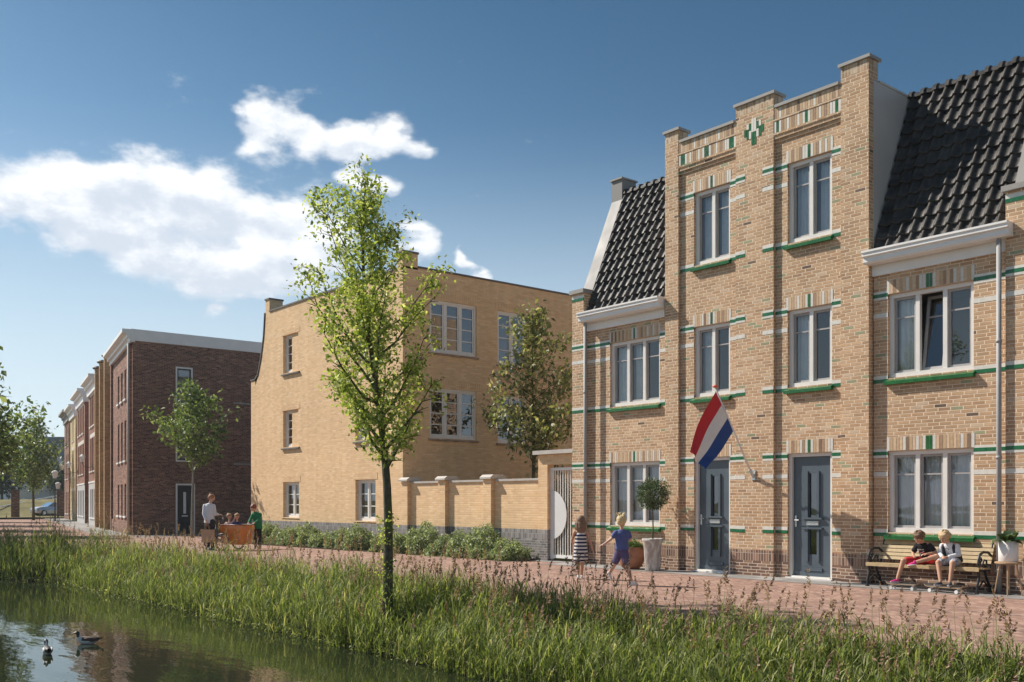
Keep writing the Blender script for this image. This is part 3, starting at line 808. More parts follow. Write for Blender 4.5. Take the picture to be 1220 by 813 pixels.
gp = thing('gate_portal', 'sand coloured brick portal with a stone slab over the barred gate', 'portal', (-18.2, 0, 0)); loc = (18.2, 0, 0)
w = MB()
for c, d in ((0,.55),(.55,.79),(.79,2.44)):
    w.box(-18.91, -18.56, 0, .22, c, d, ym((c+d)/2))
w.box(-18.91, -17.502, 0, .22, 2.44, 2.70, 0)
w.build('wall', [M[k] for k in YM], gp, loc)
c = MB(); c.box(-19.0, -17.502, -.12, .34, 2.702, 2.80); c.build('slab', M['cap_l'], gp, loc)
gt = thing('garden_gate', 'white barred metal gate with a half round plate beside its hinge', 'gate', (-18.3, .13, 0)); loc = (18.3, -.5, 0)
f = MB(); f.box(-18.56, -18.47, .47, .53, .04, 2.36); f.box(-17.70, -17.62, .47, .53, .04, 2.36); f.box(-18.47, -17.70, .47, .53, 2.29, 2.36); f.box(-18.47, -17.70, .47, .53, .08, .16)
f.build('gate_frame', M['white'], gt, loc)
b = MB()
for i in range(8): b.box(-18.40+i*.093, -18.385+i*.093, .487, .513, .16, 2.29)
b.build('bars', M['white'], gt, loc)
d = MB(); pr = [(-18.52, 1.79)] + [(-18.52+.58*math.sin(math.pi*k/28), 1.17+.62*math.cos(math.pi*k/28)) for k in range(29)]
d.prism_y(pr[1:], .455, .468); d.build('half_round_plate', plain('gate_plate', (.66,.655,.64), .5, .03, 2), gt, loc)
# ------------------------------------------------------------------ row of houses along the quay, running away
B0 = Vector((-44.6, -1.7, 0)); DR = Vector((-.979, .203, 0))
def row_root(name, label, s0, group=None):
    p = B0 + DR*s0
    return thing(name, label, 'house', tuple(p), RY, group)
def row_window(root, a, b, c, d, y, frame='frame', glassm='glass_d', sill='white', n=1):
    f = MB(); frame_box(f, a, b, c, d, y+.07, y+.14, .06); f.box((a+b)/2-.02, (a+b)/2+.02, y+.08, y+.13, c+.06, d-.06)
    w = f.build('window', M[frame], root)
    g = MB(); g.quad_xz(a+.05, b-.05, c+.05, d-.05, y+.12); g.quad_xz(a, b, c, d, y+.5, 1); g.build('glass_pane', [M[glassm], M['room']], w, recalc=False)
    if sill:
        s = MB(); s.box(a-.06, b+.06, y-.08, y+.1, c-.08, c-.002); s.build('sill', M[sill], w)

def row_house(label, s0, s1, brickm, ztop, cols, floors, corn='white', base=None, y=0, lintel=None, recess=1.0, side_in=0):
    root = row_root('row_house', label, s0); W = s1-s0
    ops = []; x1 = -recess if recess else 0
    for cx_, cw in cols:
        for c, d in floors: ops.append((-cx_-cw/2, -cx_+cw/2, c, d))
    w = MB()
    gz = 2.72 if base else 0
    wall(w, -W, x1, 0, ztop-.6, y, ops, (gz,) if gz else (), (lambda z: 1 if z < gz else 0), rd=.14)
    w.face([(x1,y,0),(x1,y+2.2,0),(x1,y+2.2,ztop-.6),(x1,y,ztop-.6)], 0); w.face([(-W,y,0),(-W,y+2.2,0),(-W,y+2.2,ztop-.6),(-W,y,ztop-.6)], 0)
    w.build('wall', [M[brickm], M[base or brickm]], root)
    for o in ops: row_window(root, *o, y, sill='white')
    if base:
        b = MB(); b.box(-W, x1, y-.03, y+.1, 2.70, 2.80); b.build('string_course', M['white'], root)
    if corn:
        c = MB(); p = [(y+.1, ztop-.9), (y-.12, ztop-.9), (y-.12, ztop-.5), (y-.25, ztop-.45), (y-.25, ztop-.28), (y-.50, ztop-.16), (y-.50, ztop), (y+2.3, ztop), (y+2.3, ztop-.9)]
        c.prism_x(p, -W-.05, x1+.05); c.build('cornice', M[corn], root)
    if lintel:
        l = MB()
        for c, d in floors:
            if c < 2.6 and base: continue
            a = min(o[0] for o in ops); b = max(o[1] for o in ops); l = MB()
            l.box(a-.1, b+.1, y-.012, y+.02, d+.03, d+.28)
            l.build('lintel', M[lintel], root)
    if recess:                                   # entrance bay set back beside the front
        r = MB(); ry = y+1.7
        wall(r, x1, 0, 0, ztop-1.6, ry, [(x1+.25, -.1, .0, 2.3), (x1+.3, -.15, 3.4, 5.0), (x1+.3,-.15,6.2,7.6)] if recess > .8 else [(x1+.15,-.05,0,2.3)], rd=.1)
        r.build('entrance_bay', M[brickm], root)
        d = MB(); d.box(x1+(.25 if recess>.8 else .15), -.05, ry+.05, ry+.1, 0, 2.3); d.build('door', M['ddoor'], root)
        if recess > .8:
            for c, e in ((3.4,5.0),(6.2,7.6)): row_window(root, x1+.3, -.15, c, e, ry, sill=None)
        k = MB(); k.box(x1, .05, ry-.5, ry, 2.55, 2.7); k.box(x1, .05, ry-.35, ry+.3, 5.85, 6.15); k.build('canopy', M['white'], root)
    v = MB(); v.box(-W+.02, x1-.02, y+2.2, y+9, 0, ztop-.1); v.box(-W+.02, -.02, y+2.4, y+9, 0, ztop-1.6); v.build('rear_volume', M[brickm], root)
    return root

# corner house (its long dark side wall faces the gardens)
ch = row_root('corner_house', 'dark brown brick corner house with white roof edge and a dark side door', 0)
w = MB(); ops = []
for cx_ in (2.75, 4.2, 5.65):
    for c, d in ((.82, 2.34), (3.45, 5.35), (6.35, 7.75)): ops.append((-cx_-.38, -cx_+.38, c, d))
wall(w, -8.7, 0, 0, 8.66, 0, ops, (), rd=.16)
for a, b in ((-.75, -.35), (-8.7, -8.3)): w.box(a, b, -.10, .05, 0, 8.62)
w.box(-8.3, -.75, -.07, .05, 0, .6)
w.face([(-8.7,0,0),(-8.7,1.6,0),(-8.7,1.6,8.6),(-8.7,0,8.6)])
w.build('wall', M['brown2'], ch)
for o in ops: row_window(ch, *o, 0)
c = MB(); c.prism_x([(.1, 8.66), (-.12, 8.66), (-.12, 8.84), (-.24, 8.86), (-.24, 8.98), (-.45, 9.06), (-.45, 9.22), (.1, 9.22)], -8.75, .06); c.build('cornice', M['white'], ch)
d = MB(); d.tube([(-.2, -.16, 0), (-.2, -.16, 8.6)], .05, 10); d.build('downpipe', M['cap_l'], ch, smooth=True)
# side wall turned by srot
sr = math.atan2(1, .0267) - RY
def S(**k): return k
w = MB(); sops = [(1.93, 2.72, 6.0, 7.72), (1.93, 2.83, .03, 2.34), (1.93, 2.72, 3.35, 4.6)]
wall(w, 0, 14, 0, 8.72, 0, sops, rd=.1)
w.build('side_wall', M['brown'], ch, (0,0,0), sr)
for x0, z0, z1 in ((4.72, 6.25, 8.0), (4.72, 3.35, 5.2)):
    p = MB(); p.box(x0, x0+.75, -.02, .02, z0, z1); p.build('blind_panel', M['brown'], ch, (0,0,0), sr)
    p = MB(); p.box(x0-.05, x0+.8, -.07, .05, z0-.08, z0-.002); p.build('sill', M['cap'], ch, (0,0,0), sr)
c = MB(); c.box(-.1, 14, -.06, .5, 8.722, 9.24); c.build('roof_edge', M['white'], ch, (0,0,0), sr)
def side_win(x0, x1, z0, z1):
    f = MB(); frame_box(f, x0, x1, z0, z1, -.01, .08, .07); w = f.build('window', M['frame'], ch, (0,0,0), sr)
    s = MB(); frame_box(s, x0+.07, x1-.07, z0+.07, z1-.07, .02, .07, .06); s.box(x0+.13, x1-.13, .03, .06, z1-.55, z1-.48); s.build('sash', M['ddoor'], w)
    g = MB(); g.quad_xz(x0+.13, x1-.13, z0+.13, z1-.13, .05); g.quad_xz(x0+.07, x1-.07, z0+.07, z1-.07, .3, 1); g.build('glass_pane', [M['glass_d'], M['room']], w, recalc=False)
side_win(*sops[0]); side_win(*sops[2])
f = MB(); x0, x1, z0, z1 = sops[1]; f.box(x0, x0+.08, -.01, .08, 0, z1); f.box(x1-.08, x1, -.01, .08, 0, z1); f.box(x0+.08, x1-.08, -.01, .08, z1-.08, z1); f.build('door_frame', M['frame'], ch, (0,0,0), sr)
f = MB(); wall(f, x0+.08, x1-.08, .03, z1-.08, .03, [(2.29, 2.43, .95, 1.95)], rd=.03)
dd = f.build('door', M['ddoor'], ch, (0,0,0), sr, recalc=False)
f = MB(); f.box(2.29, 2.43, .055, .06, .95, 1.95); f.build('door_glass', M['curtain'], dd)
f = MB(); f.box(2.22, 2.50, .01, .028, .82, .87); f.build('letter_plate', M['white'], dd)
v = MB(); v.prism_z([(-8.68,.6),(-.6,.6),(-2.9,13.3),(-8.68,13.3)], 0, 8.6); v.prism_z([(-8.68,.2),(-.12,.2),(-2.6,13.7),(-8.68,13.7)], 8.6, 8.70); v.build('rear_volume', M['cap_d'], ch)

# ochre bay-fronted house
oc = row_root('row_house', 'narrow ochre brick house with three tall piers beside the brown corner house', 8.7)
w = MB(); ops = []
for cx_ in (2.5, 5.0):
    for c, d in ((.75, 2.5), (3.5, 5.5), (6.2, 8.2)): ops.append((-cx_-.6, -cx_+.6, c, d))
wall(w, -6.75, -.9, 0, 9.0, .0, ops, rd=.25)
w.face([(-.9,0,0),(-.9,1.6,0),(-.9,1.6,9.0),(-.9,0,9.0)])
w.build('wall', M['ochre'], oc)
for o in ops: row_window(oc, *o, .1)
for a in (-1.25, -3.95, -6.75):
    p = MB(); p.box(a, a+.35, -.3, .05, 0, 9.25); p.build('pier', M['ochre'], oc)
    p = MB(); p.lathe([(.28,0),(.32,.08),(.25,.16),(.05,.2)], 14, (a+.17, -.12, 9.25)); p.build('pier_cap', M['cap_d'], oc)
b = MB(); b.box(-6.75, -.9, -.04, .05, 5.75, 5.85); b.box(-6.75, -.9, -.04, .05, 2.75, 2.83); b.build('glazed_band', M['green'], oc)
r = MB(); wall(r, -.9, 0, 0, 8.2, 1.0, [], rd=.1); r.build('entrance_bay', M['brown2'], oc)
d = MB(); d.box(-.8, -.1, .94, .99, 0, 2.3); d.build('door', M['ddoor'], oc)
k = MB(); k.box(-.9, .0, .2, 1.0, 5.95, 6.2); k.box(-.9, 0, .5, 1.0, 2.5, 2.62); k.build('canopy', M['white'], oc)
v = MB(); v.box(-6.7, -.95, 1.6, 9, 0, 8.95); v.box(-.95, 0, 2.1, 9, 0, 8.2); v.build('rear_volume', M['ochre'], oc)

FL = ((.5, 2.3), (3.45, 5.55), (6.3, 8.2))
row_house('red brick row house with white cornice and a wall lantern on its front', 15.5, 23.4, 'red', 9.25, [(3.6,.85),(4.9,.85),(6.2,.85)], FL, base='stucco', lintel='st_w', recess=2.0)
row_house('red brick row house with white cornice between the lantern house and the cream house', 23.4, 33.7, 'red', 9.3, [(4.6,1.1),(6.6,1.1),(8.6,1.1)], FL, base='stucco', lintel='st_w', recess=3.2)
row_house('cream brick row house with pale cornice, near the far end of the row', 33.7, 41.2, 'cream', 9.0, [(3.6,.9),(5.4,.9)], FL, lintel='st_w', recess=1.9)
row_house('dark brown row house with grey cornice at the far end of the row', 41.2, 49.2, 'brown2', 9.2, [(3.0,1.0),(5.4,1.0)], FL, corn='cap', lintel=None, recess=1.7)

def wall_lantern(s, z, label):
    p = B0 + DR*s
    t = thing('wall_lantern', label, 'lantern', (p.x, p.y, z), RY, 'wall lanterns on the row of houses')
    a = MB(); a.box(-.05, .05, -.03, 0, -.5, -.2); a.tube([(0,0,-.35), (0,-.25,-.45), (0,-.55,-.35), (0,-.62,-.1)], .02, 8); a.build('bracket', M['black'], t)
    g = MB(); g.lathe([(.10,-.1),(.18,.22)], 6, (0,-.62,0)); g.build('lamp_glass', plain('lantern_glass', (.7,.7,.68), .3, .05), t)
    c = MB(); c.lathe([(.22,.22),(.16,.30),(.05,.38),(.02,.42)], 6, (0,-.62,0)); c.build('lamp_cap', M['white'], t)
wall_lantern(20.3, 4.1, 'white topped lantern on the first red house, nearest of the wall lanterns')
wall_lantern(33.0, 4.1, 'white topped lantern between the red house and the cream house')
wall_lantern(41.5, 4.2, 'white topped lantern at the start of the far dark brown house')

def lamp_post(x, y, h, label):
    t = thing('street_lamp', label, 'street lamp', (x, y, 0), 0, 'street lamps at the end of the quay')
    a = MB(); a.tube([(0,0,0),(0,0,.6),(0,0,.62),(0,0,h-.45)], [.07,.06,.045,.035], 10); a.build('pole', M['black'], t)
    g = MB(); g.lathe([(.12,h-.45),(.24,h-.02)], 6); g.build('lamp_glass', plain('lamp_glass', (.7,.7,.68), .3, .05), t)
    c = MB(); c.lathe([(.28,h-.02),(.2,h+.08),(.04,h+.16)], 6); c.build('lamp_cap', M['white'], t)
lamp_post(-80.0, 4.2, 3.75, 'taller looking street lamp standing before the dark far block')
lamp_post(-93.7, 8.0, 3.1, 'smaller looking street lamp just above the brick gate pillar')

# ------------------------------------------------------------------ canal, banks, paving
EDGE = [(70, -8.65), (-29.2, -8.65), (-32.2, -9.7), (-50, -17.5), (-92, -36)]
def off(poly, d):
    """polyline moved d metres to its right-hand (land) side"""
    out = []
    for i, p in enumerate(poly):
        a = Vector(poly[max(i-1,0)]); b = Vector(poly[min(i+1, len(poly)-1)])
        t = (b-a).normalized(); n = Vector((t.y, -t.x))      # heading -x: right-hand side is +y
        if n.y < 0: n = -n
        out.append((p[0]+n.x*d, p[1]+n.y*d))
    return out
prof = [(-3.2, -2.6), (-.5, -1.02), (0, -.8), (.25, -.66), (.8, -.42), (1.4, -.14), (1.72, -.03), (1.80, -.012)]
V = []; Q = []
def dense(poly, step=.8):
    out = []
    for a, b in zip(poly, poly[1:]):
        a, b = Vector(a), Vector(b); n = max(1, int((b-a).length/step))
        for k in range(n): out.append(tuple(a.lerp(b, k/n)))
    out.append(poly[-1]); return out
rails = [dense(off(EDGE, d)) for d, z in prof]
nn = min(len(r) for r in rails)
rails = []
for d, z in prof:
    pl = off(EDGE, d); tot = []
    for a, b, n in zip(pl, pl[1:], (124, 4, 24, 40)):
        a, b = Vector(a), Vector(b)
        for k in range(n): tot.append(a.lerp(b, k/n))
    tot.append(Vector(pl[-1])); rails.append(tot)
N = len(rails[0])
for (d, z), rl in zip(prof, rails):
    for p in rl:
        jz = mnoise.noise(Vector((p.x*.8, p.y*.8, 0)))*.07 if -.9 < z < -.02 else 0
        V.append((p.x, p.y, z+jz))
for j in range(len(prof)-1):
    for i in range(N-1):
        a = j*N+i; Q.append((a, a+1, a+1+N, a+N))
o = fast_mesh('canal_bank', V, Q, M['soil'], smooth=True); tag(o, kind='structure')

eb = off(EDGE, 1.78)
m = MB()
for a, b in zip(eb, eb[1:]):
    m.face([(b[0], b[1], 0), (a[0], a[1], 0), (a[0], 80, 0), (b[0], 80, 0)])
o = m.build('pavement', M['paving'], recalc=False); tag(o, kind='structure')
m = MB()
m.face([(-17.6,-.92,.005),(60,-.92,.005),(60,.05,.005),(-17.6,.05,.005)])
m.face([(-19.0,-.30,.005),(-17.6,-.30,.005),(-17.6,.65,.005),(-19.0,.65,.005)])
o = m.build('stone_path', M['kerb'], recalc=False); tag(o, kind='structure')
# grey apron before the row of houses
ca, sa = math.cos(RY), math.sin(RY)
def rl(x, y): return (B0.x+x*ca-y*sa, B0.y+x*sa+y*ca, .006)
m = MB(); m.face([rl(-50,-1.6), rl(-1.5,-1.5), rl(.3,0), rl(-.5,2.2), rl(-50,2.2)]); m.face([rl(.02,0), rl(2.3,-.2), rl(4.0,12), rl(.1,12)])
o = m.build('sidewalk', M['kerb'], recalc=False); tag(o, kind='structure')
# narrow drain line across the quay
m = MB(); m.box(-31.2, -31.0, -7.0, -1.6, -.05, .007); o = m.build('drain_channel', M['cap']); tag(o, kind='structure')
# planting bed
m = MB(); m.face([(-36.5,-1.75,.02),(-27,-1.35,.02),(-19.0,-.55,.02),(-19.0,.1,.02),(-36.5,.1,.02)]); m.face([(-36.5,-1.75,0),(-27,-1.35,0),(-27,-1.35,.02),(-36.5,-1.75,.02)]); m.face([(-27,-1.35,0),(-19,-.55,0),(-19,-.55,.02),(-27,-1.35,.02)])
o = m.build('planting_bed', M['bed'], recalc=False); tag(o, kind='structure')
m = MB(); m.face([(-25.1,.3,.012),(-17.6,.3,.012),(-17.6,30,.012),(-25.1,30,.012)]); o = m.build('garden_lawn', M['grassg'], recalc=False); tag(o, kind='structure')
m = MB(); m.face([(-190,-160,-.8),(80,-160,-.8),(80,-6.5,-.8),(-190,-6.5,-.8)]); o = m.build('canal_water', M['water'], recalc=False); tag(o, kind='structure')
# far bank, behind the viewer
m = MB(); m.face([(-48,-27,-.9),(80,-27,-.9),(80,-29,0),(-48,-29,0)]); m.face([(-48,-29,0),(80,-29,0),(80,-170,0),(-48,-170,0)]); o = m.build('far_bank', M['grassg'], recalc=False); tag(o, kind='structure')
# land all round
m = MB(); m.face([(-900,-900,-2.7),(900,-900,-2.7),(900,900,-2.7),(-900,900,-2.7)]); o = m.build('ground', M['grassg'], recalc=False); tag(o, kind='structure')
# road and grass dyke at the end of the quay
dz = Vector((-.979, .203)); px = Vector((.203, .979))
def fz(a, b, z): return (-104+dz.x*a+px.x*b, 3+dz.y*a+px.y*b, z)
V = []; Q = []; pr = [(-2, .004), (8, .01), (10, .3), (13, 1.1), (16, 1.72), (20, 1.8), (60, 1.8), (120, 1.8), (700, 1.8)]
NB = 70
for a, z in pr:
    for k in range(NB): 
        b = -190+k*5.5
        V.append(fz(a, b, z+(mnoise.noise(Vector((a*.2, b*.15, 0)))*.15 if 10 < a < 30 else 0)))
for j in range(len(pr)-1):
    for k in range(NB-1):
        i = j*NB+k; Q.append((i, i+1, i+1+NB, i+NB))
o = fast_mesh('dyke_terrain', V, Q, M['dry'], smooth=True); tag(o, kind='structure')
m = MB(); m.face([(-200,80,-.01),(120,80,-.01),(120,700,-.01),(-200,700,-.01)]); o = m.build('north_terrain', M['grassg'], recalc=False); tag(o, kind='structure')

# ------------------------------------------------------------------ camera, sun, sky
cam = bpy.data.cameras.new('camera'); co = bpy.data.objects.new('camera', cam); col.objects.link(co)
cam.sensor_width = 36; cam.lens = 36*1165/1220; cam.shift_y = (598-406.5)/1220; cam.clip_end = 3000; cam.clip_start = .05
co.location = (0, -16.49, 1.5); co.rotation_euler = (math.pi/2, 0, YAW)
scene.camera = co
SUN_EL = R(42); sd = Vector((.911, .412, 0)).normalized()
sl = bpy.data.lights.new('sun', 'SUN'); sl.energy = 5.0; sl.angle = R(.55); sl.color = (1.0, .93, .83)
so_ = bpy.data.objects.new('sun', sl); col.objects.link(so_); so_.location = (-30, -30, 40)
L = Vector((sd.x*math.cos(SUN_EL), sd.y*math.cos(SUN_EL), -math.sin(SUN_EL)))
so_.rotation_euler = L.to_track_quat('-Z', 'Y').to_euler()
wd = bpy.data.worlds.new('World'); scene.world = wd; wd.use_nodes = True
nt = wd.node_tree; nt.nodes.clear()
class WT(NT):
    def __init__(s, t): s.t = t
t = WT(nt)
sky = t.n('ShaderNodeTexSky'); sky.sky_type = 'NISHITA'; sky.sun_disc = False; sky.sun_elevation = SUN_EL
sky.sun_rotation = math.atan2(-sd.x, -sd.y); sky.air_density = 1.0; sky.dust_density = .4; sky.ozone_density = 1.0
tc = t.n('ShaderNodeTexCoord').outputs['Generated']
def dot(v):
    nd = t.n('ShaderNodeVectorMath', operation='DOT_PRODUCT'); t.l(tc, nd.inputs[0]); nd.inputs[1].default_value = v; return nd.outputs['Value']
aF = dot((-.77106, .63676, 0)); aR = dot((.63676, .77106, 0)); aZ = dot((0,0,1))
az = t.m('ARCTAN2', aR, aF); el = t.m('ARCSINE', aZ); az0, el0 = az, el
cvec = t.n('ShaderNodeCombineXYZ'); t.l(az, cvec.inputs[0]); t.l(t.m('MULTIPLY', el, 1.7), cvec.inputs[1])
wv = t.n('ShaderNodeTexNoise'); wv.inputs['Scale'].default_value = 16; wv.inputs['Detail'].default_value = 3; t.l(cvec.outputs[0], wv.inputs['Vector'])
ws = t.n('ShaderNodeSeparateColor'); t.l(wv.outputs['Color'], ws.inputs[0])
n1 = t.noise(13.0, 10, cvec.outputs[0], .62); n2 = t.noise(3.2, 5, cvec.outputs[0], .5)
blobs = [(0,240,80,36),(80,225,80,36),(160,218,80,40),(235,242,85,50),(305,272,85,58),(372,292,70,56),(400,310,40,40),(105,268,75,32),(190,300,90,38),(265,330,75,30),(330,325,60,34),(140,290,60,26),
         (302,146,38,27),(350,156,54,29),(405,164,54,26),(455,175,50,24),(492,186,30,14),(425,212,26,20),(455,226,30,12),(495,285,28,26),(556,310,16,12),(575,324,14,9),(267,368,18,15),(-90,235,90,36)]
az = t.m('ADD', az0, t.m('MULTIPLY', t.m('SUBTRACT', ws.outputs[0], .5), .10)); el = t.m('ADD', el0, t.m('MULTIPLY', t.m('SUBTRACT', ws.outputs[1], .5), .055))
dens = None; low = None
for x, y, rx_, ry_ in blobs:
    a0 = math.atan((x-610)/1165); e0 = math.atan((598-y)/1165*math.cos(a0))
    ra = rx_/1165*math.cos(a0)**2*1.0; re = ry_/1165*math.cos(a0)
    u = t.m('DIVIDE', t.m('SUBTRACT', az, a0), ra); v = t.m('DIVIDE', t.m('SUBTRACT', el, e0), re)
    r2 = t.m('ADD', t.m('MULTIPLY', u, u), t.m('MULTIPLY', v, v))
    g = t.m('EXPONENT', t.m('MULTIPLY', r2, -1.1))
    lw = t.m('MULTIPLY', g, v)
    dens = g if dens is None else t.m('MAXIMUM', t.m('ADD', t.m('MULTIPLY', dens, 1.0), t.m('MULTIPLY', g, .35)), g)
    low = lw if low is None else t.m('ADD', low, lw)
dd_ = t.m('ADD', t.m('MINIMUM', dens, 1.05), t.m('MULTIPLY', t.m('SUBTRACT', n1, .5), 1.75))
alpha = t.maprange(dd_, .25, .88, 0, .95, True)
nsh = t.n('ShaderNodeVectorMath', operation='ADD'); t.l(cvec.outputs[0], nsh.inputs[0]); nsh.inputs[1].default_value = (-.012,.022,0)
n3 = t.noise(13.0, 6, nsh.outputs[0], .6)
shade = t.m('ADD', t.m('MULTIPLY', low, .30), t.m('ADD', t.m('MULTIPLY', t.m('SUBTRACT', n2, .5), 1.6), t.m('MULTIPLY', t.m('SUBTRACT', n1, n3), 2.2)))
shade = t.maprange(shade, -.50, .28, 0, 1, True)
ccol = t.mix(shade, (6.2, 6.8, 7.7), (9.6, 9.7, 9.8))
el = el0
skc = t.mix(1.0, sky.outputs[0], (.62,.80,.84), 'MULTIPLY')
hi = t.maprange(t.m('ADD', el, t.m('MULTIPLY', az0, .22)), .12, .55, 0, 1, True)
skc = t.mix(hi, skc, t.mix(1.0, skc, (.40,.60,.68), 'MULTIPLY'))
haze = t.maprange(el, -.02, .38, .92, 0, True)
skc = t.mix(haze, skc, (7.0, 7.9, 8.6))
colr = t.mix(alpha, skc, ccol)
bg = t.n('ShaderNodeBackground'); bg.inputs[1].default_value = .088; t.l(colr, bg.inputs[0])
ow = t.n('ShaderNodeOutputWorld'); t.l(bg.outputs[0], ow.inputs[0])
scene.view_settings.view_transform = 'Standard'; scene.view_settings.look = 'None'; scene.view_settings.gamma = 1
scene.view_settings.exposure = .42
scene.render.engine = 'CYCLES'
# ------------------------------------------------------------------ vegetation
def leaf_quads(P, size, rng, up=.3, fold=.25, aspect=.55, jitter=.35):
    """one folded kite per centre point"""
    n = len(P)
    d = rng.normal(size=(n,3)); d[:,2] += -.25; d /= np.linalg.norm(d, axis=1, keepdims=True)
    nn = rng.normal(size=(n,3)); nn[:,2] += up*3; nn -= (nn*d).sum(1, keepdims=True)*d; nn /= np.linalg.norm(nn, axis=1, keepdims=True)+1e-9
    w = np.cross(d, nn); s = size*(1+jitter*rng.uniform(-1,1,size=(n,1)))
    a = P; b = P+d*s*.45+w*s*aspect*.5+nn*s*fold*.25; c = P+d*s-nn*s*.1; e = P+d*s*.45-w*s*aspect*.5+nn*s*fold*.25
    V = np.stack([a,b,c,e], 1).reshape(-1,3); Q = np.arange(4*n).reshape(-1,4)
    return V, Q
def tree(name, label, loc, H, clear, prof, leafm, bark, r0, leaf, nleaf, nbr, seed, group=None, steep=.9, crown_floor=None, twist=0.03, sig=.09, cat='tree', skew=None, lean=(0,0), clump=9):
    rng = np.random.RandomState(seed)
    t = thing(name, label, cat, loc, 0, group)
    tr = MB(); n = 12
    ph = rng.uniform(0, 6, 2)
    tp = [Vector((twist*H*math.sin(ph[0]+i*.5)*i/n*.6, twist*H*math.sin(ph[1]+i*.45)*i/n*.6, H*.97*i/n))+Vector((lean[0]*(i/n)**1.6, lean[1]*(i/n)**1.6, 0)) for i in range(n+1)]
    tp[0].z = -.25
    tr.tube(tp, [r0*(1.25 if i == 0 else 1)*(1-.93*i/n)+.004 for i in range(n+1)], 10)
    def at(h):
        f = min(max(h/(H*.97), 0), .9999)*n; i = int(f); return tp[i].lerp(tp[i+1], f-i)
    pts = []; wts = []
    for k in range(nbr):
        f = (k+.5)/nbr; h = clear + (H*.96-clear)*f**1.05
        az = k*2.399+rng.uniform(-.4,.4)
        L = prof((h-clear)/(H-clear))*rng.uniform(.60, 1.25)
        if skew: L *= skew(az, (h-clear)/(H-clear))
        el = steep*rng.uniform(.7, 1.2); base = at(h)
        hd = Vector((math.cos(az), math.sin(az), 0))
        bp = [base]; m_ = 5
        for j in range(1, m_+1):
            e2 = el*(.75+.35*j/m_); step = L/m_/max(.35, math.cos(min(e2,1.2)))
            step = min(step, L/m_*1.7)
            bp.append(bp[-1]+hd*math.cos(e2)*step+Vector((0,0,math.sin(e2)*step))+Vector(rng.normal(size=3))*L*.025)
        rb = max(.006, r0*.38*(1-f*.75))
        tr.tube(bp, [rb*(1-.8*j/m_) for j in range(m_+1)], 6, cap=False)
        for j in range(1, m_+1):
            nsub = 2
            for q in range(nsub):
                a2 = az+rng.uniform(-1.3, 1.3); sl = L*rng.uniform(.16,.36)
                dirv = Vector((math.cos(a2), math.sin(a2), rng.uniform(-.1,.9))).normalized()
                e = bp[j]+dirv*sl
                tr.tube([bp[j], bp[j].lerp(e,.5)+Vector((0,0,sl*.04)), e], [rb*.35, rb*.22, .003], 4, cap=False)
                pts.append((bp[j], e)); wts.append(sl+.05)
            pts.append((bp[j-1], bp[j])); wts.append(L/m_*.6)
    pts.append((at(H*.8), at(H*.97)+Vector((0,0,H*.02)))); wts.append(H*.1)
    tr.build('trunk', bark, t, smooth=True, recalc=False)
    wts = np.array(wts); wts /= wts.sum(); idx = rng.choice(len(pts), nleaf, p=wts)
    A = np.array([tuple(p[0]) for p in pts]); B = np.array([tuple(p[1]) for p in pts])
    # leaves gather in clumps: first clump centres, then leaves about them
    ncl = max(20, nleaf//clump); ci = rng.choice(len(pts), ncl, p=wts); u = rng.uniform(.1, 1.05, (ncl,1))
    C = A[ci]*(1-u)+B[ci]*u + rng.normal(size=(ncl,3))*sig*.6
    P = C[rng.randint(0, ncl, nleaf)] + rng.normal(size=(nleaf,3))*sig
    if crown_floor is not None: P = P[P[:,2] > crown_floor]
    V, Q = leaf_quads(P, leaf, rng)
    fast_mesh('crown', V, Q, leafm, t)
    return t

# the young tree on the bank, in front
tree('young_tree', 'slender bright green tree rising from the reeds on the canal bank', (-12.98, -8.3, -.60), 7.25, 2.55,
     lambda f: float(np.interp(f, [0,.2,.42,.6,.8,1], [.74,1.0,1.12,.70,.40,.08])), M['leaf_main'], M['bark'], .085, .074, 12500, 40, 11, steep=.90, sig=.085, clump=26, twist=.045, crown_floor=1.95, lean=(-.18,-.22))
# short shoots on the lower trunk
mt_ = [o for o in bpy.data.objects if o.name.startswith('young_tree')][0]
rs_ = np.random.RandomState(4); zz = rs_.choice([.75,.95,1.15,1.5,1.65,1.8,.55], 420)+rs_.normal(0,.06,420); aa = rs_.uniform(0,6.28,420); rr_ = .075+np.abs(rs_.normal(0,.045,420))
V, Q = leaf_quads(np.stack([rr_*np.cos(aa), rr_*np.sin(aa), zz], 1), .055, rs_); fast_mesh('foliage', V, Q, M['leaf_main'], mt_)
# tree behind the garden wall
tree('garden_tree', 'olive green tree standing behind the garden wall beside the gate portal', (-21.9, 2.4, 0), 7.25, 2.35,
     lambda f: 1.55*(1-f)**.8+.08, M['leaf_dull'], M['bark'], .07, .16, 3900, 34, 5, steep=.75, sig=.13, crown_floor=1.9)
# tree before the brown side wall
tree('street_tree', 'small green tree in front of the dark brown side wall', (-39.8, -.85, 0), 6.6, 2.9,
     lambda f: 1.55*(1-f)**.6*(.75+.3*math.sin(f*5)), M['leaf_mid'], M['bark_g'], .07, .17, 3300, 30, 23, steep=.8, sig=.15, crown_floor=2.2)
# quay trees on the left
qt = [((-48.6, -7.1, 0), 7.6, 31, 'tall bushy tree cut by the left edge of the picture', 1.9), ((-85.5, 4.0, 0), 8.6, 37, 'mid green tree standing free on the far red paving', 2.1)]
for p, h, sd_, lb, rr in qt:
    tree('quay_tree', lb, p, h, 2.4, lambda f, rr=rr: rr*(1-f)**.55*(.8+.25*math.sin(f*6)), M['leaf_mid'], M['bark'], .11, .24, 5200, 34, sd_, group='trees along the quay', steep=.75, sig=.24)
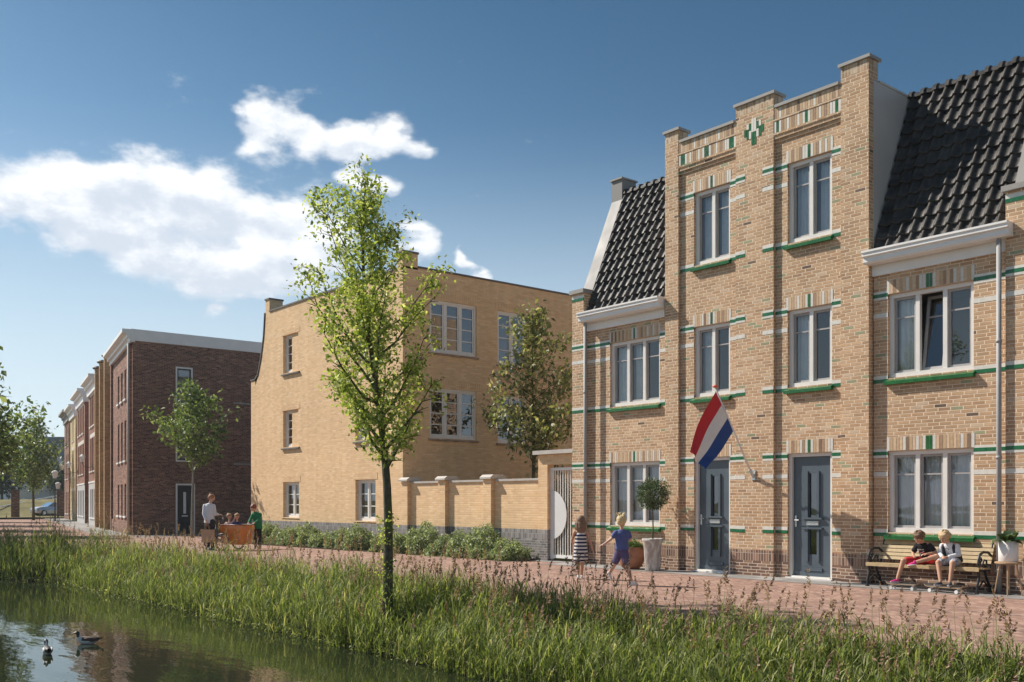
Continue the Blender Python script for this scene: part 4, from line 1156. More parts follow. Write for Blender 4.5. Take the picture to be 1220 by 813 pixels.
# more of the same row, standing just outside the view; their shade falls on the quay
for i, (p, h) in enumerate((((-37.8,-10.4,-.05),8.0), ((-59.7,-6.7,0),8.5), ((-70.6,-4.3,0),8.5), ((-81.5,-1.6,0),8.5), ((-98,2.0,0),9), ((-41.5,-12.0,-.05),6.5))):
    tree('quay_tree', ['bushy tree nearest the canal corner, beyond the left edge', 'second bushy tree beyond the left edge', 'third bushy tree beyond the left edge', 'fourth bushy tree beyond the left edge', 'last bushy tree beyond the left edge','low tree by the canal corner beyond the left edge'][i],
         p, h, 2.2, lambda f: 2.3*(1-f)**.5*(.8+.25*math.sin(f*6)), M['leaf_mid'], M['bark'], .12, .3, 2600, 26, 50+i, group='trees along the quay', steep=.7, sig=.28)
# trees across the water, seen only in reflections
for i, p in enumerate(((-9,-33,0), (-1,-31,0), (7,-34,0), (15,-32,0))):
    tree('waterside_tree', ['first leafy tree across the canal behind the viewer','second leafy tree across the canal behind the viewer','third leafy tree across the canal behind the viewer','fourth leafy tree across the canal behind the viewer'][i],
         p, 8.5, 2.2, lambda f: 2.6*(1-f)**.5, M['leaf_dark'], M['bark'], .15, .4, 1500, 20, 70+i, group='trees across the canal', steep=.6, sig=.35)

# ---- shrubs in the bed
def bush(name, label, loc, rx, ry, rz, leaf, n, seed, mat, group=None, cat='shrub'):
    rng = np.random.RandomState(seed); t = thing(name, label, cat, loc, 0, group)
    u = rng.normal(size=(n,3)); u /= np.linalg.norm(u, axis=1, keepdims=True); u[:,2] = np.abs(u[:,2])
    rad = rng.uniform(.55, 1.0, (n,1))**.5
    lump = np.array([mnoise.noise(Vector((x*2.2+seed, y*2.2, z*2.2))) for x, y, z in u]).reshape(-1,1)
    P = u*rad*(1+.45*lump)*np.array([rx, ry, rz])
    V, Q = leaf_quads(P, leaf, rng, up=.4, aspect=.5)
    fast_mesh('foliage', V, Q, mat, t)
    s = MB(); 
    for k in range(7):
        a = rng.uniform(0, 6.28); s.tube([(0,0,0), (.2*rx*math.cos(a), .2*ry*math.sin(a), rz*.4), (.6*rx*math.cos(a), .6*ry*math.sin(a), rz*.8)], [.012,.008,.004], 5)
    s.build('stems', M['bark'], t)
    return t
names = ['first grey green shrub beside the cargo bike', 'second shrub of the bed, below the sand building', 'third shrub of the bed, below the small ground floor window',
 'fourth shrub of the bed, left of the tall tree trunk', 'shrub seen just left of the tall tree trunk', 'shrub hidden partly by the tall tree trunk', 'shrub just right of the tall tree trunk',
 'shrub at the foot of the first wall pier', 'shrub between the first and second wall piers', 'shrub at the foot of the second wall pier', 'high shrub right of the second wall pier',
 'shrub between the second and third wall piers', 'shrub at the foot of the third wall pier', 'wide shrub near the gate', 'last shrub of the bed, touching the gate portal']
for i in range(15):
    x = -33.6+i*1.0 if i < 8 else -25.9+(i-7)*.92
    f = (x+34)/15
    y = -.95+.45*f
    h = .60+.12*math.sin(i*2.1)+(.14 if i in (10,13) else 0)
    bush('shrub', names[i], (x, y, .0), .64, .52, h, .07, 4200, 100+i, M['leaf_bush'], 'shrubs in the bed along the sand coloured wall')

# ---- reeds on the bank
rng = np.random.RandomState(2)
def bankz(d): return np.interp(d, [p[0] for p in prof_b], [p[1] for p in prof_b])
prof_b = [(-3.2,-2.6),(-.5,-1.02),(0,-.8),(.25,-.66),(.8,-.42),(1.4,-.14),(1.72,-.03),(1.80,-.012)]
def edge_point(s, d):
    """s metres along the water's edge from x=2, d metres to the land side"""
    segs = [((2,-8.65),(-29.2,-8.65)), ((-29.2,-8.65),(-32.2,-9.7)), ((-32.2,-9.7),(-50,-17.5))]
    for a, b in segs:
        L_ = math.hypot(b[0]-a[0], b[1]-a[1])
        if s <= L_:
            tx, ty = (b[0]-a[0])/L_, (b[1]-a[1])/L_; nx, ny = ty, -tx
            if ny < 0: nx, ny = -nx, -ny
            return a[0]+tx*s+nx*d, a[1]+ty*s+ny*d
        s -= L_
    return None
stems = []
for k in range(25000):
    s = rng.uniform(0, 48) if k % 5 else rng.uniform(0, 16)
    d = rng.uniform(-.12, 1.66)
    edge = min(1, (1.75-d)/.5)
    p = edge_point(s, d)
    if p is None: continue
    near = np.interp(p[0], [-32,-24,-16,-10,-5,0], [.64,.68,.68,.54,.45,.40])
    h = near*(.62+.5*rng.rand()**1.5)*(.62+.38*edge)
    if d > 1.3 and rng.rand() < .45: continue
    if s > 30.5: h *= 1.5
    pn = mnoise.noise(Vector((p[0]*.55, p[1]*1.1, 3))); h *= 1+.30*pn
    if pn < -.22 and rng.rand() < .45: continue
    stems.append((p[0], p[1], float(bankz(d))-.03, h))
V = []; Q = []
for (x, y, z, h) in stems:
    lx, ly = rng.normal(0, .10, 2)+np.array([.03,-.02]); 
    nl = 5 if x > -18 else 4
    # stalk
    a = rng.uniform(0, math.pi); wx, wy = .0035*math.cos(a), .0035*math.sin(a)
    b = len(V); V += [(x-wx,y-wy,z),(x+wx,y+wy,z),(x+lx*h+wx*.6,y+ly*h+wy*.6,z+h*.95),(x+lx*h-wx*.6,y+ly*h-wy*.6,z+h*.95)]; Q.append((b,b+1,b+2,b+3))
    a0 = rng.uniform(0, 6.28)
    for j in range(nl):
        f = .12+.8*(j+rng.rand()*.6)/nl; bx, by, bz = x+lx*h*f, y+ly*h*f, z+h*f
        a = a0+j*2.5+rng.uniform(-.5,.5); el = rng.uniform(.75, 1.35); Ln = h*rng.uniform(.28,.66)*(1.1-.3*f)
        w = rng.uniform(.0045, .0085); ca_, sa_ = math.cos(a), math.sin(a)
        px_, py_ = -sa_*w, ca_*w
        m1 = (bx+ca_*math.cos(el)*Ln*.5, by+sa_*math.cos(el)*Ln*.5, bz+math.sin(el)*Ln*.5)
        e2 = el-rng.uniform(.3,.9)
        m2 = (m1[0]+ca_*math.cos(e2)*Ln*.5, m1[1]+sa_*math.cos(e2)*Ln*.5, m1[2]+math.sin(e2)*Ln*.5)
        b = len(V)
        V += [(bx-px_*.6,by-py_*.6,bz),(bx+px_*.6,by+py_*.6,bz),(m1[0]+px_,m1[1]+py_,m1[2]),(m1[0]-px_,m1[1]-py_,m1[2]),(m2[0]+px_*.12,m2[1]+py_*.12,m2[2]),(m2[0]-px_*.12,m2[1]-py_*.12,m2[2])]
        Q.append((b,b+1,b+2,b+3)); Q.append((b+3,b+2,b+4,b+5))
o = fast_mesh('reeds', V, Q, M['reed']); tag(o, 'dense green reeds and grass on the canal bank', 'reeds', kind='stuff')
# feathery brown seed heads
V = []; Q = []
V2 = []; Q2 = []
hs = [s for s in stems if rng.rand() < (.10 if s[1] > -7.9 else .03)]
for (x, y, z, h) in hs:
    h = h*rng.uniform(1.0, 1.35)+.14; lx, ly = rng.normal(0,.12,2)
    tx, ty, tz = x+lx*h, y+ly*h, z+h
    b = len(V2); w = .003; V2 += [(x-w,y,z),(x+w,y,z),(tx+w,ty,tz),(tx-w,ty,tz)]; Q2.append((b,b+1,b+2,b+3))
    L_ = rng.uniform(.18,.30); da = rng.uniform(0,6.28); dx, dy = math.cos(da)*.4+.25, math.sin(da)*.4
    for j in range(30):
        f = rng.rand()**.8; bx, by, bz = tx+dx*L_*f*.6, ty+dy*L_*f*.6, tz+L_*f*.85-.02
        a = rng.uniform(0,6.28); ln = L_*rng.uniform(.2,.45)*(1.1-f*.75); w = rng.uniform(.006,.011)
        ex, ey, ez = bx+math.cos(a)*ln*.4+dx*ln*.6, by+math.sin(a)*ln*.4+dy*ln*.6, bz+ln*rng.uniform(-.1,.7)
        px_, py_ = -math.sin(a)*w, math.cos(a)*w
        b = len(V); V += [(bx-px_*.5,by-py_*.5,bz),((bx+ex)/2+px_,(by+ey)/2+py_,(bz+ez)/2+w),(ex,ey,ez),((bx+ex)/2-px_,(by+ey)/2-py_,(bz+ez)/2-w)]; Q.append((b,b+1,b+2,b+3))
o = fast_mesh('reed_plumes', V, Q, M['plume']); tag(o, 'brown feathery seed heads above the reeds', 'reeds', kind='stuff')
o = fast_mesh('reed_stalks', V2, Q2, M['straw']); tag(o, 'thin straw coloured stalks carrying the seed heads', 'reeds', kind='stuff')
# low weeds along the waterline
V = []; n = 9000
P = []
for k in range(n):
    s = rng.uniform(0, 48); d = rng.normal(.02, .09); p = edge_point(s, d)
    if p: P.append((p[0], p[1], max(-.8, float(bankz(d)))+rng.uniform(0,.10)))
V, Q = leaf_quads(np.array(P), .05, rng, up=.8, aspect=.6); o = fast_mesh('waterside_weeds', V, Q, M['reed']); tag(o, 'low green weeds at the waterline', 'weeds', kind='stuff')

# ------------------------------------------------------------------ end of the quay: gate pillars, dyke, car, far blocks
for x, y, lb in ((-104.0, 6.8, 'tall brown brick gate pillar left of the free standing tree'), (-106.5, 11.6, 'tall brown brick gate pillar at the end of the row of houses')):
    t = thing('gate_pillar', lb, 'pillar', (x, y, 0), RY, 'brick pillars at the end of the quay')
    w = MB(); w.box(-.2, .2, -.37, .37, 0, 2.62); w.build('shaft', M['brown2'], t)
    w = MB(); w.box(-.25, .25, -.42, .42, 2.622, 2.70); w.build('cap', M['cap_d'], t)
rl_ = thing('dyke_railing', 'pale sloping handrail climbing the grass dyke', 'railing', (-108, 9, 0)); loc = (108, -9, 0)
m = MB(); a = Vector((-113, 5.6, .1)); b = Vector((-122, 15.5, 1.75))
for k in range(12):
    p = a.lerp(b, k/11); m.tube([p, p+Vector((0,0,.5))], .04, 6)
m.tube([a+Vector((0,0,.5)), b+Vector((0,0,.5))], .06, 6); m.tube([a+Vector((0,0,.08)), b+Vector((0,0,.08))], .12, 6); m.build('rail', M['white'], rl_, loc)
def car(label, loc, rz, colr):
    t = thing('parked_car', label, 'car', loc, rz)
    b = MB(); sec = []
    prof = [(-2.1,.35,.62,.62),(-2.05,.3,.78,.72),(-1.7,.25,.92,.8),(-1.0,.22,.98,.82),(-.9,.22,1.0,.82),(.9,.22,.98,.82),(1.5,.22,.95,.82),(2.0,.27,.85,.76),(2.12,.35,.6,.62)]
    rings = []
    for x, zb, zt, w in prof: rings.append([(x,-w,zb),(x,-w*1.02,(zb+zt)/2),(x,-w*.92,zt),(x,w*.92,zt),(x,w*1.02,(zb+zt)/2),(x,w,zb)])
    for r0_, r1_ in zip(rings, rings[1:]):
        for k in range(6): b.face([r0_[k], r0_[(k+1)%6], r1_[(k+1)%6], r1_[k]])
    b.face(rings[0]); b.face(rings[-1])
    b.build('body', plain('silver_car_paint', colr, .25, .02, 1, metal=.6), t, smooth=True)
    g = MB(); lo = [(-1.0,.78),(1.75,.78)]; 
    r0_ = [(-.95,-.76,.97),(1.7,-.76,.95),(1.7,.76,.95),(-.95,.76,.97)]; r1_ = [(-.25,-.6,1.40),(1.15,-.6,1.42),(1.15,.6,1.42),(-.25,.6,1.40)]
    for k in range(4): g.face([r0_[k], r0_[(k+1)%4], r1_[(k+1)%4], r1_[k]])
    g.build('windows', M['glass_d'], t)
    g = MB(); g.face(r1_); g.box(-.25,1.15,-.6,.6,1.40,1.43); g.build('roof', plain('silver_car_roof', colr, .25, .02, 1, metal=.6), t)
    for x in (-1.35, 1.35):
        for y in (-.78, .78):
            w = MB(); w.v = []; pts = [(x, y-.1, .31), (x, y+.1, .31)]; w.tube(pts, .31, 18); wo = w.build('wheel', M['black'], t)
            h = MB(); h.tube([(x, y-.105, .31), (x, y+.105, .31)], .18, 14); h.build('rim', M['metal'], wo)
car('silver car parked below the grass dyke, half behind the brick pillar', (-111.9, 12.2, .02), math.atan2(.979,.203)+.45, (.5,.5,.52))

def block(label, cx, cy, w, d, h, matn, rz, rows, cols, win=(.02,.03,.04)):
    t = thing('far_building', label, 'building', (cx, cy, 0), rz)
    wl = MB(); ops = []
    fw = w/cols; fh = h/rows
    for i in range(cols):
        for j in range(rows): ops.append((-w/2+fw*(i+.25), -w/2+fw*(i+.75), fh*(j+.3), fh*(j+.75)))
    wall(wl, -w/2, w/2, 0, h, 0, ops, rd=.2); wl.build('wall', matn, t)
    for o in ops:
        g = MB(); g.quad_xz(o[0], o[1], o[2], o[3], .15); g.build('window', M['glass_d'], t, recalc=False)
    b = MB(); b.box(-w/2, w/2, .3, d, 0, h); b.box(-w/2-.2, w/2+.2, -.2, d+.2, h, h+.5); b.build('roof', matn, t)
slate = plain('slate_block', (.10,.125,.15), .8, .15, .3); pale = plain('pale_block', (.50,.53,.56), .8, .08, .3); pale2 = plain('pale_blue_block', (.55,.62,.68), .7, .05, .3)
bv = lambda px_, Y_: (lambda v: (v[0]*Y_, -16.49+v[1]*Y_))((-.77106+((px_-610)/1165)*.63676, .63676+((px_-610)/1165)*.77106))
faceR = YAW
x, y = bv(92, 175); block('tall slate blue block far beyond the end of the row', x, y, 13, 12, 12.6, slate, faceR, 5, 6)
x, y = bv(45, 150); block('low pale flat roofed building beyond the dyke', x, y, 6.5, 8, 5.6, pale, faceR, 2, 3)
x, y = bv(20, 160); block('low pale blue building behind the left brick pillar', x, y, 8, 8, 4.6, pale2, faceR, 1, 4)
x, y = bv(-40, 170); block('slate coloured building at the far left edge', x, y, 14, 10, 9, slate, faceR, 4, 6)
for i, (px_, Y_, h) in enumerate(((2,140,11),(26,200,9),(46,190,9),(64,185,9.5),(80,150,7),(-18,140,12))):
    x, y = bv(px_, Y_)
    tree('distant_tree', ['dark far tree behind the left edge tree','tall far tree left of the free standing tree','far tree right behind the free standing tree','low far tree before the slate blue block','far tree peeping at the last house','far tree outside the left edge'][i],
         (x, y, .5), h, 2.0, lambda f: 3.4*(1-f)**.5, M['leaf_dark'], M['bark'], .2, .55, 1900, 22, 90+i, group='distant trees beyond the dyke', steep=.6, sig=.5)

for i, (x, y, h) in enumerate(((-21.9, 3.3, 2.4), (-22.9, 4.2, 2.4), (-23.9, 4.9, 2.3), (-21.0, 4.4, 2.3))):
    bush('tall_shrub', ['dark tall shrub seen through the bars of the garden gate','second dark shrub deeper in the garden behind the gate','third dark shrub deeper in the garden behind the wall','dark shrub in the garden right behind the tan house'][i], (x, y, 0), .85, .8, h, .13, 2600, 300+i, M['leaf_dark'], 'tall shrubs in the garden behind the wall')
# ------------------------------------------------------------------ pots, table, bench, boards, flag
def pos(p): return tuple(-v for v in p)
# topiary
tp_ = thing('topiary_tree', 'small clipped ball tree in a tall weathered pot between window and flag door', 'potted tree', (-14.42, -.62, 0.005))
m = MB(); m.lathe([(.155,0),(.165,.02),(.20,.60),(.225,.64),(.235,.69),(.21,.70),(.19,.67),(.18,.62)], 28); 
def weathered():
    t = NT('weathered_pot'); tc = t.n('ShaderNodeTexCoord').outputs['Object']
    mp = t.n('ShaderNodeMapping'); mp.inputs['Scale'].default_value = (7,7,2.5); t.l(tc, mp.inputs['Vector'])
    n = t.noise(1.6, 6, mp.outputs[0], .65); c = t.ramp(n, [(.35,(.33,.27,.23)),(.5,(.42,.38,.35)),(.62,(.62,.60,.57))])
    b = t.n('ShaderNodeBump'); b.inputs['Strength'].default_value = .5; b.inputs['Distance'].default_value = .01; t.l(n, b.inputs['Height'])
    return t.out(principled(t, c, .85, 0, .2, b.outputs[0]).outputs[0])
m.build('pot', weathered(), tp_, smooth=True)
m = MB(); m.lathe([(.185,.62),(.02,.64)], 20); m.build('soil', M['bed'], tp_)
m = MB(); m.tube([(0,0,.6),(.01,0,.9),(-.008,.01,1.2),(0,0,1.5)], [.017,.015,.014,.012], 8)
rg = np.random.RandomState(8)
for k in range(16):
    a = rg.uniform(0,6.28); e = rg.uniform(.1,1.4); m.tube([(0,0,1.35+rg.rand()*.2), (.12*math.cos(a),.12*math.sin(a),1.5+.1*math.sin(e)), (.27*math.cos(a)*math.cos(e),.27*math.sin(a)*math.cos(e),1.64+.27*math.sin(e))], [.008,.006,.003], 5)
m.build('stem', M['bark'], tp_, smooth=True)
u = rg.normal(size=(3000,3)); u /= np.linalg.norm(u, axis=1, keepdims=True); P = u*rg.uniform(.35,1,(3000,1))**.6*np.array([.37,.37,.36])*(1+.25*np.array([[mnoise.noise(Vector(x)*2.4)] for x in u]))+np.array([0,0,1.66])
V, Q = leaf_quads(P, .055, rg, up=.2, aspect=.35); fast_mesh('crown', V, Q, M['leaf_laurel'], tp_)
# round terracotta pot
tc_ = thing('planter', 'round terracotta pot with a low green bush beside the tall pot', 'potted plant', (-15.12, -.55, .005))
m = MB(); m.lathe([(.16,0),(.22,.05),(.285,.18),(.30,.30),(.275,.42),(.255,.46),(.265,.49),(.24,.49),(.235,.44)], 32); m.build('pot', plain('terracotta', (.36,.16,.09), .75, .15, 9), tc_, smooth=True)
m = MB(); m.lathe([(.24,.43),(.02,.45)], 20); m.build('soil', M['bed'], tc_)
u = rg.normal(size=(1500,3)); u /= np.linalg.norm(u, axis=1, keepdims=True); u[:,2] = abs(u[:,2]); P = u*rg.uniform(.3,1,(1500,1))**.5*np.array([.27,.27,.22])+np.array([0,0,.44])
V, Q = leaf_quads(P, .04, rg, up=.6); fast_mesh('foliage', V, Q, M['leaf_box'], tc_)
# side table and white pot
tb = thing('side_table', 'small round wooden stool table at the right end of the bench', 'table', (-7.0, -.42, .005))
m = MB(); m.lathe([(.19,.505),(.2,.51),(.2,.53),(.19,.535)], 28); m.build('table_top', M['wood2'], tb, smooth=False)
for k in range(4):
    a = R(20+90*k); m = MB(); m.tube([(.12*math.cos(a),.12*math.sin(a),.505),(.20*math.cos(a),.20*math.sin(a),0)], [.014,.010], 8); m.build('leg', M['wood2'], tb)
wp = thing('planter', 'white cylindrical pot with a broad leaved plant standing on the side table', 'potted plant', (-7.0, -.42, .541))
m = MB(); m.lathe([(.135,0),(.145,.01),(.150,.33),(.138,.335),(.13,.30)], 32); m.build('pot', plain('white_ceramic', (.72,.70,.68), .5, .03, 5), wp, smooth=True)
m = MB(); m.lathe([(.13,.29),(.02,.3)], 20); m.build('soil', M['bed'], wp)
V = []; Q = []
for k in range(46):
    a = rg.uniform(0,6.28); e = rg.uniform(.1,1.35); L_ = rg.uniform(.16,.30); w = L_*.20
    d = np.array([math.cos(a)*math.cos(e), math.sin(a)*math.cos(e), math.sin(e)]); s = np.array([-math.sin(a), math.cos(a), rg.uniform(-.3,.3)])
    p0 = np.array([math.cos(a)*.04, math.sin(a)*.04, .31]); b = len(V)
    for f, ww, dr in ((0,.15,0),(.35,.8,0),(.6,1,.01),(.85,.6,.04),(1.0,.05,.08)):
        c = p0+d*L_*f-np.array([0,0,dr*L_*4]); V += [tuple(c-s*w*ww), tuple(c+np.array([0,0,-.01*ww])), tuple(c+s*w*ww)]
    for j in range(4):
        for i in range(2): Q.append((b+j*3+i, b+j*3+i+1, b+j*3+i+4, b+j*3+i+3))
fast_mesh('foliage', V, Q, M['leaf_laurel'], wp)

# bench
bn = thing('park_bench', 'long wooden slatted bench with black curled iron ends against the wall', 'bench', (-8.42, -.3, .005))
X0b, X1b = -.98, 1.02
s = MB()
for k in range(5): s.box(X0b, X1b, -.26+k*.085, -.26+k*.085+.07, .395-.004*k, .42-.004*k)
s.box(X0b, X1b, -.275, -.262, .36, .42)
s.build('seat', M['wood'], bn)
s = MB()
for k in range(6):
    z = .47+k*.066; y = .155+.028*k
    s.prism_x([(y,z),(y+.022,z-.004),(y+.042,z+.05),(y+.02,z+.054)], X0b, X1b)
s.build('backrest', M['wood'], bn)
for xe in (X0b+.03, X1b-.03):
    e = MB(); T = lambda pts, r=.018: e.tube([(xe, y, z) for y, z in pts], r, 8)
    T([(-.27,0),(-.25,.14),(-.20,.27),(-.24,.40)], .022); T([(.20,0),(.16,.12),(.06,.24),(-.02,.38)], .022); T([(-.24,.38),(-.1,.37),(.1,.37),(.17,.39)], .02)
    T([(.17,.38),(.24,.6),(.33,.88)], .02); T([(-.20,.1),(-.05,.2),(.12,.1)], .014)
    T([(.23,.60),(.12,.66),(-.05,.67),(-.17,.63),(-.22,.55),(-.17,.50),(-.12,.54),(-.15,.58)], .022)
    T([(-.02,.40),(-.08,.47),(-.02,.54),(.06,.53),(.07,.47),(.02,.44)], .016); T([(-.22,.55),(-.25,.48),(-.2,.42)], .016)
    for y in (-.27, .20): e.box(xe-.025, xe+.025, y-.03, y+.03, 0, .015)
    e.build('iron_end', M['black'], bn)

def skateboard(label, x, y, rz, deckm, sc=1.0):
    t = thing('skateboard', label, 'skateboard', (x, y, .005), rz, 'skateboards under the boys\' feet')
    m = MB(); pr = []
    for k in range(21):
        u = -1+k/10; xx = u*.38; z = .085+(.05*((abs(u)-.7)/.3)**1.5 if abs(u) > .7 else 0)
        w = .1*math.sqrt(max(0.02, 1-max(0,(abs(u)-.72)/.28)**2)); pr.append((xx, z, w))
    for (a, b) in zip(pr, pr[1:]):
        for s0, s1 in ((0,.012),):
            m.face([(a[0],-a[2],a[1]+.012),(b[0],-b[2],b[1]+.012),(b[0],b[2],b[1]+.012),(a[0],a[2],a[1]+.012)],0)
            m.face([(a[0],-a[2],a[1]),(b[0],-b[2],b[1]),(b[0],b[2],b[1]),(a[0],a[2],a[1])],1)
            m.face([(a[0],-a[2],a[1]),(b[0],-b[2],b[1]),(b[0],-b[2],b[1]+.012),(a[0],-a[2],a[1]+.012)],1)
            m.face([(a[0],a[2],a[1]),(b[0],b[2],b[1]),(b[0],b[2],b[1]+.012),(a[0],a[2],a[1]+.012)],1)
    m.build('deck', [deckm, M['wood2']], t); t.scale = (sc, sc, 1)
    for xx in (-.23,.23):
        k = MB(); k.box(xx-.03,xx+.03,-.03,.03,.055,.085); k.tube([(xx,-.075,.04),(xx,.075,.04)], .008, 8); tk = k.build('truck', M['metal'], t)
        for yy in (-.085, .085):
            w = MB(); w.tube([(xx,yy-.018,.03),(xx,yy+.018,.03)], .03, 14); w.build('wheel', M['white'], tk)
skateboard('skateboard under the pink shoe of the boy in red shorts', -8.585, -.78, .12, plain('griptape', (.16,.155,.15), .9, .1, 50), .78)
skateboard('skateboard with raised nose under both feet of the boy in the vest', -7.86, -.74, -.05, plain('griptape_dark', (.10,.09,.085), .9, .1, 50))

# flag and pole
fp = thing('flagpole', 'white flagpole slanting up from a bracket on the middle brick pier', 'flagpole', (-12.13, -.13, 2.05))
A = Vector((0,-.06,0)); Bp = Vector((0,-1.22,1.66)); 
m = MB(); m.tube([A, Bp], [.021,.015], 10); m.build('pole', M['white'], fp, smooth=True)
m = MB(); m.box(-.05,.05,-.02,0,-.11,.09); m.tube([(0,-.01,-.05),(0,-.13,.10)], .032, 10); m.build('bracket', M['metal'], fp)
m = MB(); m.lathe([(.008,0),(.05,.012),(.06,.03),(.045,.05),(.008,.06)], 14, tuple(Bp)); m.build('finial', plain('orange_knob', (.75,.12,.06), .4), fp, smooth=True)
def cloth(name, c): return plain(name, c, .8, .05, 8)
fl = MB(); NU, NV = 26, 18
dp = (A-Bp).normalized(); Rv = Vector((.63676,.77106,0)); Fv = Vector((-.77106,.63676,0))
def fpt(u, v):
    hoist = Bp+dp*(.06+.92*v)
    drop = u*(1.42-.26*v)
    gather = u**.8
    # the fly end falls and gathers to the left of the pole, with folds
    tgt = Bp+Rv*(-.50+.27*v+.03*math.sin(v*9))+Fv*(-.02-.10*math.cos(v*7))+Vector((0,0,-1.24-.36*v))
    p = hoist.lerp(tgt, u) + Rv*(.07*math.sin(u*math.pi)*(-1+1.6*v)) + Fv*(.10*math.sin(v*7.5+u*2.0)*gather) + Vector((0,0,-.02*math.sin(u*9+v*3)*u))
    return p
grid = [[fpt(i/NU, j/NV) for j in range(NV+1)] for i in range(NU+1)]
for i in range(NU):
    for j in range(NV): fl.face([grid[i][j], grid[i+1][j], grid[i+1][j+1], grid[i][j+1]], min(2, j*3//NV))
fo = fl.build('flag', [cloth('flag_red', (.52,.02,.03)), cloth('flag_white', (.72,.70,.68)), cloth('flag_blue', (.012,.055,.23))], None, (-12.13,-.13,2.05), smooth=True, recalc=False)
tag(fo, 'flag of red, white and blue bands hanging limp from the pole', 'flag')

# ------------------------------------------------------------------ ducks
def duck(label, x, y, rz, back, breast, head, white):
    t = thing('duck', label, 'duck', (x, y, -.8), rz, 'ducks on the canal')
    m = MB()
    V_ = [(-.22,.10,.015),(-.17,.085,.045),(-.08,.065,.075),(.02,.06,.085),(.10,.07,.075),(.15,.09,.05),(.17,.13,.036),(.172,.17,.032),(.18,.20,.04),(.20,.215,.036),(.225,.212,.02),(.26,.205,.012),(.28,.203,.004)]
    m.tube([(a, 0, b) for a, b, r in V_], [r for a, b, r in V_], 16)
    body = m.build('body', back, t, smooth=True); 
    me = body.data; me.materials.append(breast); me.materials.append(head); me.materials.append(plain('bill', (.4,.3,.06), .5))
    for p in me.polygons:
        c = p.center
        if c.x > .235: p.material_index = 3
        elif c.x > .145 and c.z > .125: p.material_index = 2
        elif c.x > .07 or (c.z < .06): p.material_index = 1
    for s in (-1,1):
        w = MB(); w.ball((-.06, s*.062, .085), (.13,.022,.045), 12); w.build('wing', white, t, smooth=True)
    t.scale = (.84,.84,.84)
    w = MB(); w.prism_y([(-.20,.09),(-.29,.135),(-.27,.10),(-.21,.07)], -.03, .03); w.build('tail', head, t)
dk = plain('duck_dark', (.03,.022,.02), .6); wt = plain('duck_white', (.62,.60,.58), .7); br = plain('duck_brown', (.10,.055,.04), .7); hg = plain('duck_head', (.012,.022,.02), .35)
duck('dark backed duck with white flanks swimming away, the nearer duck', -15.85, -12.5, R(172), dk, wt, hg, wt)
duck('brown duck with white breast and dark head, the farther duck', -16.6, -11.7, R(238), br, wt, hg, br)

# ------------------------------------------------------------------ people
def remesh(o, vox=.008, sm=4):
    r = o.modifiers.new('remesh', 'REMESH'); r.mode = 'VOXEL'; r.voxel_size = vox; r.use_smooth_shade = True
    s = o.modifiers.new('smooth', 'SMOOTH'); s.iterations = sm; s.factor = .5
SK = {}
def skin(name, c):
    if name not in SK:
        SK[name] = plain(name, c, .5, .06, 12, **{'Subsurface Weight': .08, 'Subsurface Radius': (.02,.01,.005)})
    return SK[name]
def hand(mb, wrist, d, palm_n, s=1.0, curl=.5, side=1):
    """palm, four unequal bent fingers and a thumb leaving the side of the palm"""
    wrist = Vector(wrist); d = Vector(d).normalized(); n = Vector(palm_n); n = (n-d*n.dot(d)).normalized(); w = d.cross(n)*side
    mb.cap(wrist, wrist+d*.022*s, .017*s, .019*s)
    mb.cap(wrist+d*.02*s+w*.012*s, wrist+d*.062*s+w*.016*s, .014*s, .013*s); mb.cap(wrist+d*.02*s-w*.012*s, wrist+d*.06*s-w*.018*s, .014*s, .012*s)
    mb.cap(wrist+d*.02*s, wrist+d*.065*s, .015*s, .013*s)
    for k, (off_, ln) in enumerate(((-.024,.045),(-.008,.055),(.008,.06),(.024,.05))):
        b = wrist+d*.068*s+w*off_*s; a = curl*1.1
        p1 = b+(d*math.cos(a*.5)+n*math.sin(a*.5))*ln*.5*s; p2 = p1+(d*math.cos(a*1.3)+n*math.sin(a*1.3))*ln*.5*s
        mb.cap(b, p1, .0075*s, .007*s, 7); mb.cap(p1, p2, .007*s, .006*s, 7)
    b = wrist+d*.022*s+w*.022*s; p1 = b+(d*.6+w*.7+n*.3).normalized()*.028*s; p2 = p1+(d*.9+w*.2+n*.4).normalized()*.022*s
    mb.cap(b, p1, .0095*s, .0085*s, 7); mb.cap(p1, p2, .0085*s, .007*s, 7)
def head(mb, c, fwd, up, r, s=1.0):
    """skull, jaw, nose, ears in one volume; returns a frame for eyes and hair"""
    f = Vector(fwd).normalized(); u = Vector(up); u = (u-f*u.dot(f)).normalized(); l = u.cross(f)
    M3 = Matrix((l, f, u)).transposed(); c = Vector(c)
    mb.ball(c+u*r*.12-f*r*.05, (r*.80, r*.98, r*.92), 16, rot=M3)
    mb.ball(c-u*r*.42+f*r*.20, (r*.60, r*.66, r*.66), 14, rot=M3)
    mb.ball(c-u*r*.88+f*r*.50, (r*.26, r*.26, r*.22), 10, rot=M3)
    mb.cap(c+u*r*.05+f*r*.92, c-u*r*.24+f*r*1.10, r*.07, r*.12, 8)
    mb.ball(c-u*r*.24+f*r*1.02, (r*.19, r*.12, r*.10), 8, rot=M3)
    mb.ball(c-u*r*.55+f*r*.86, (r*.24, r*.1, r*.07), 8, rot=M3)
    for s_ in (-1,1):
        mb.ball(c+l*s_*r*.80-u*r*.05-f*r*.05, (r*.09, r*.18, r*.25), 8, rot=M3)
        mb.ball(c+l*s_*r*.42-u*r*.18+f*r*.55, (r*.26, r*.3, r*.26), 8, rot=M3)
    return c, f, u, l, M3
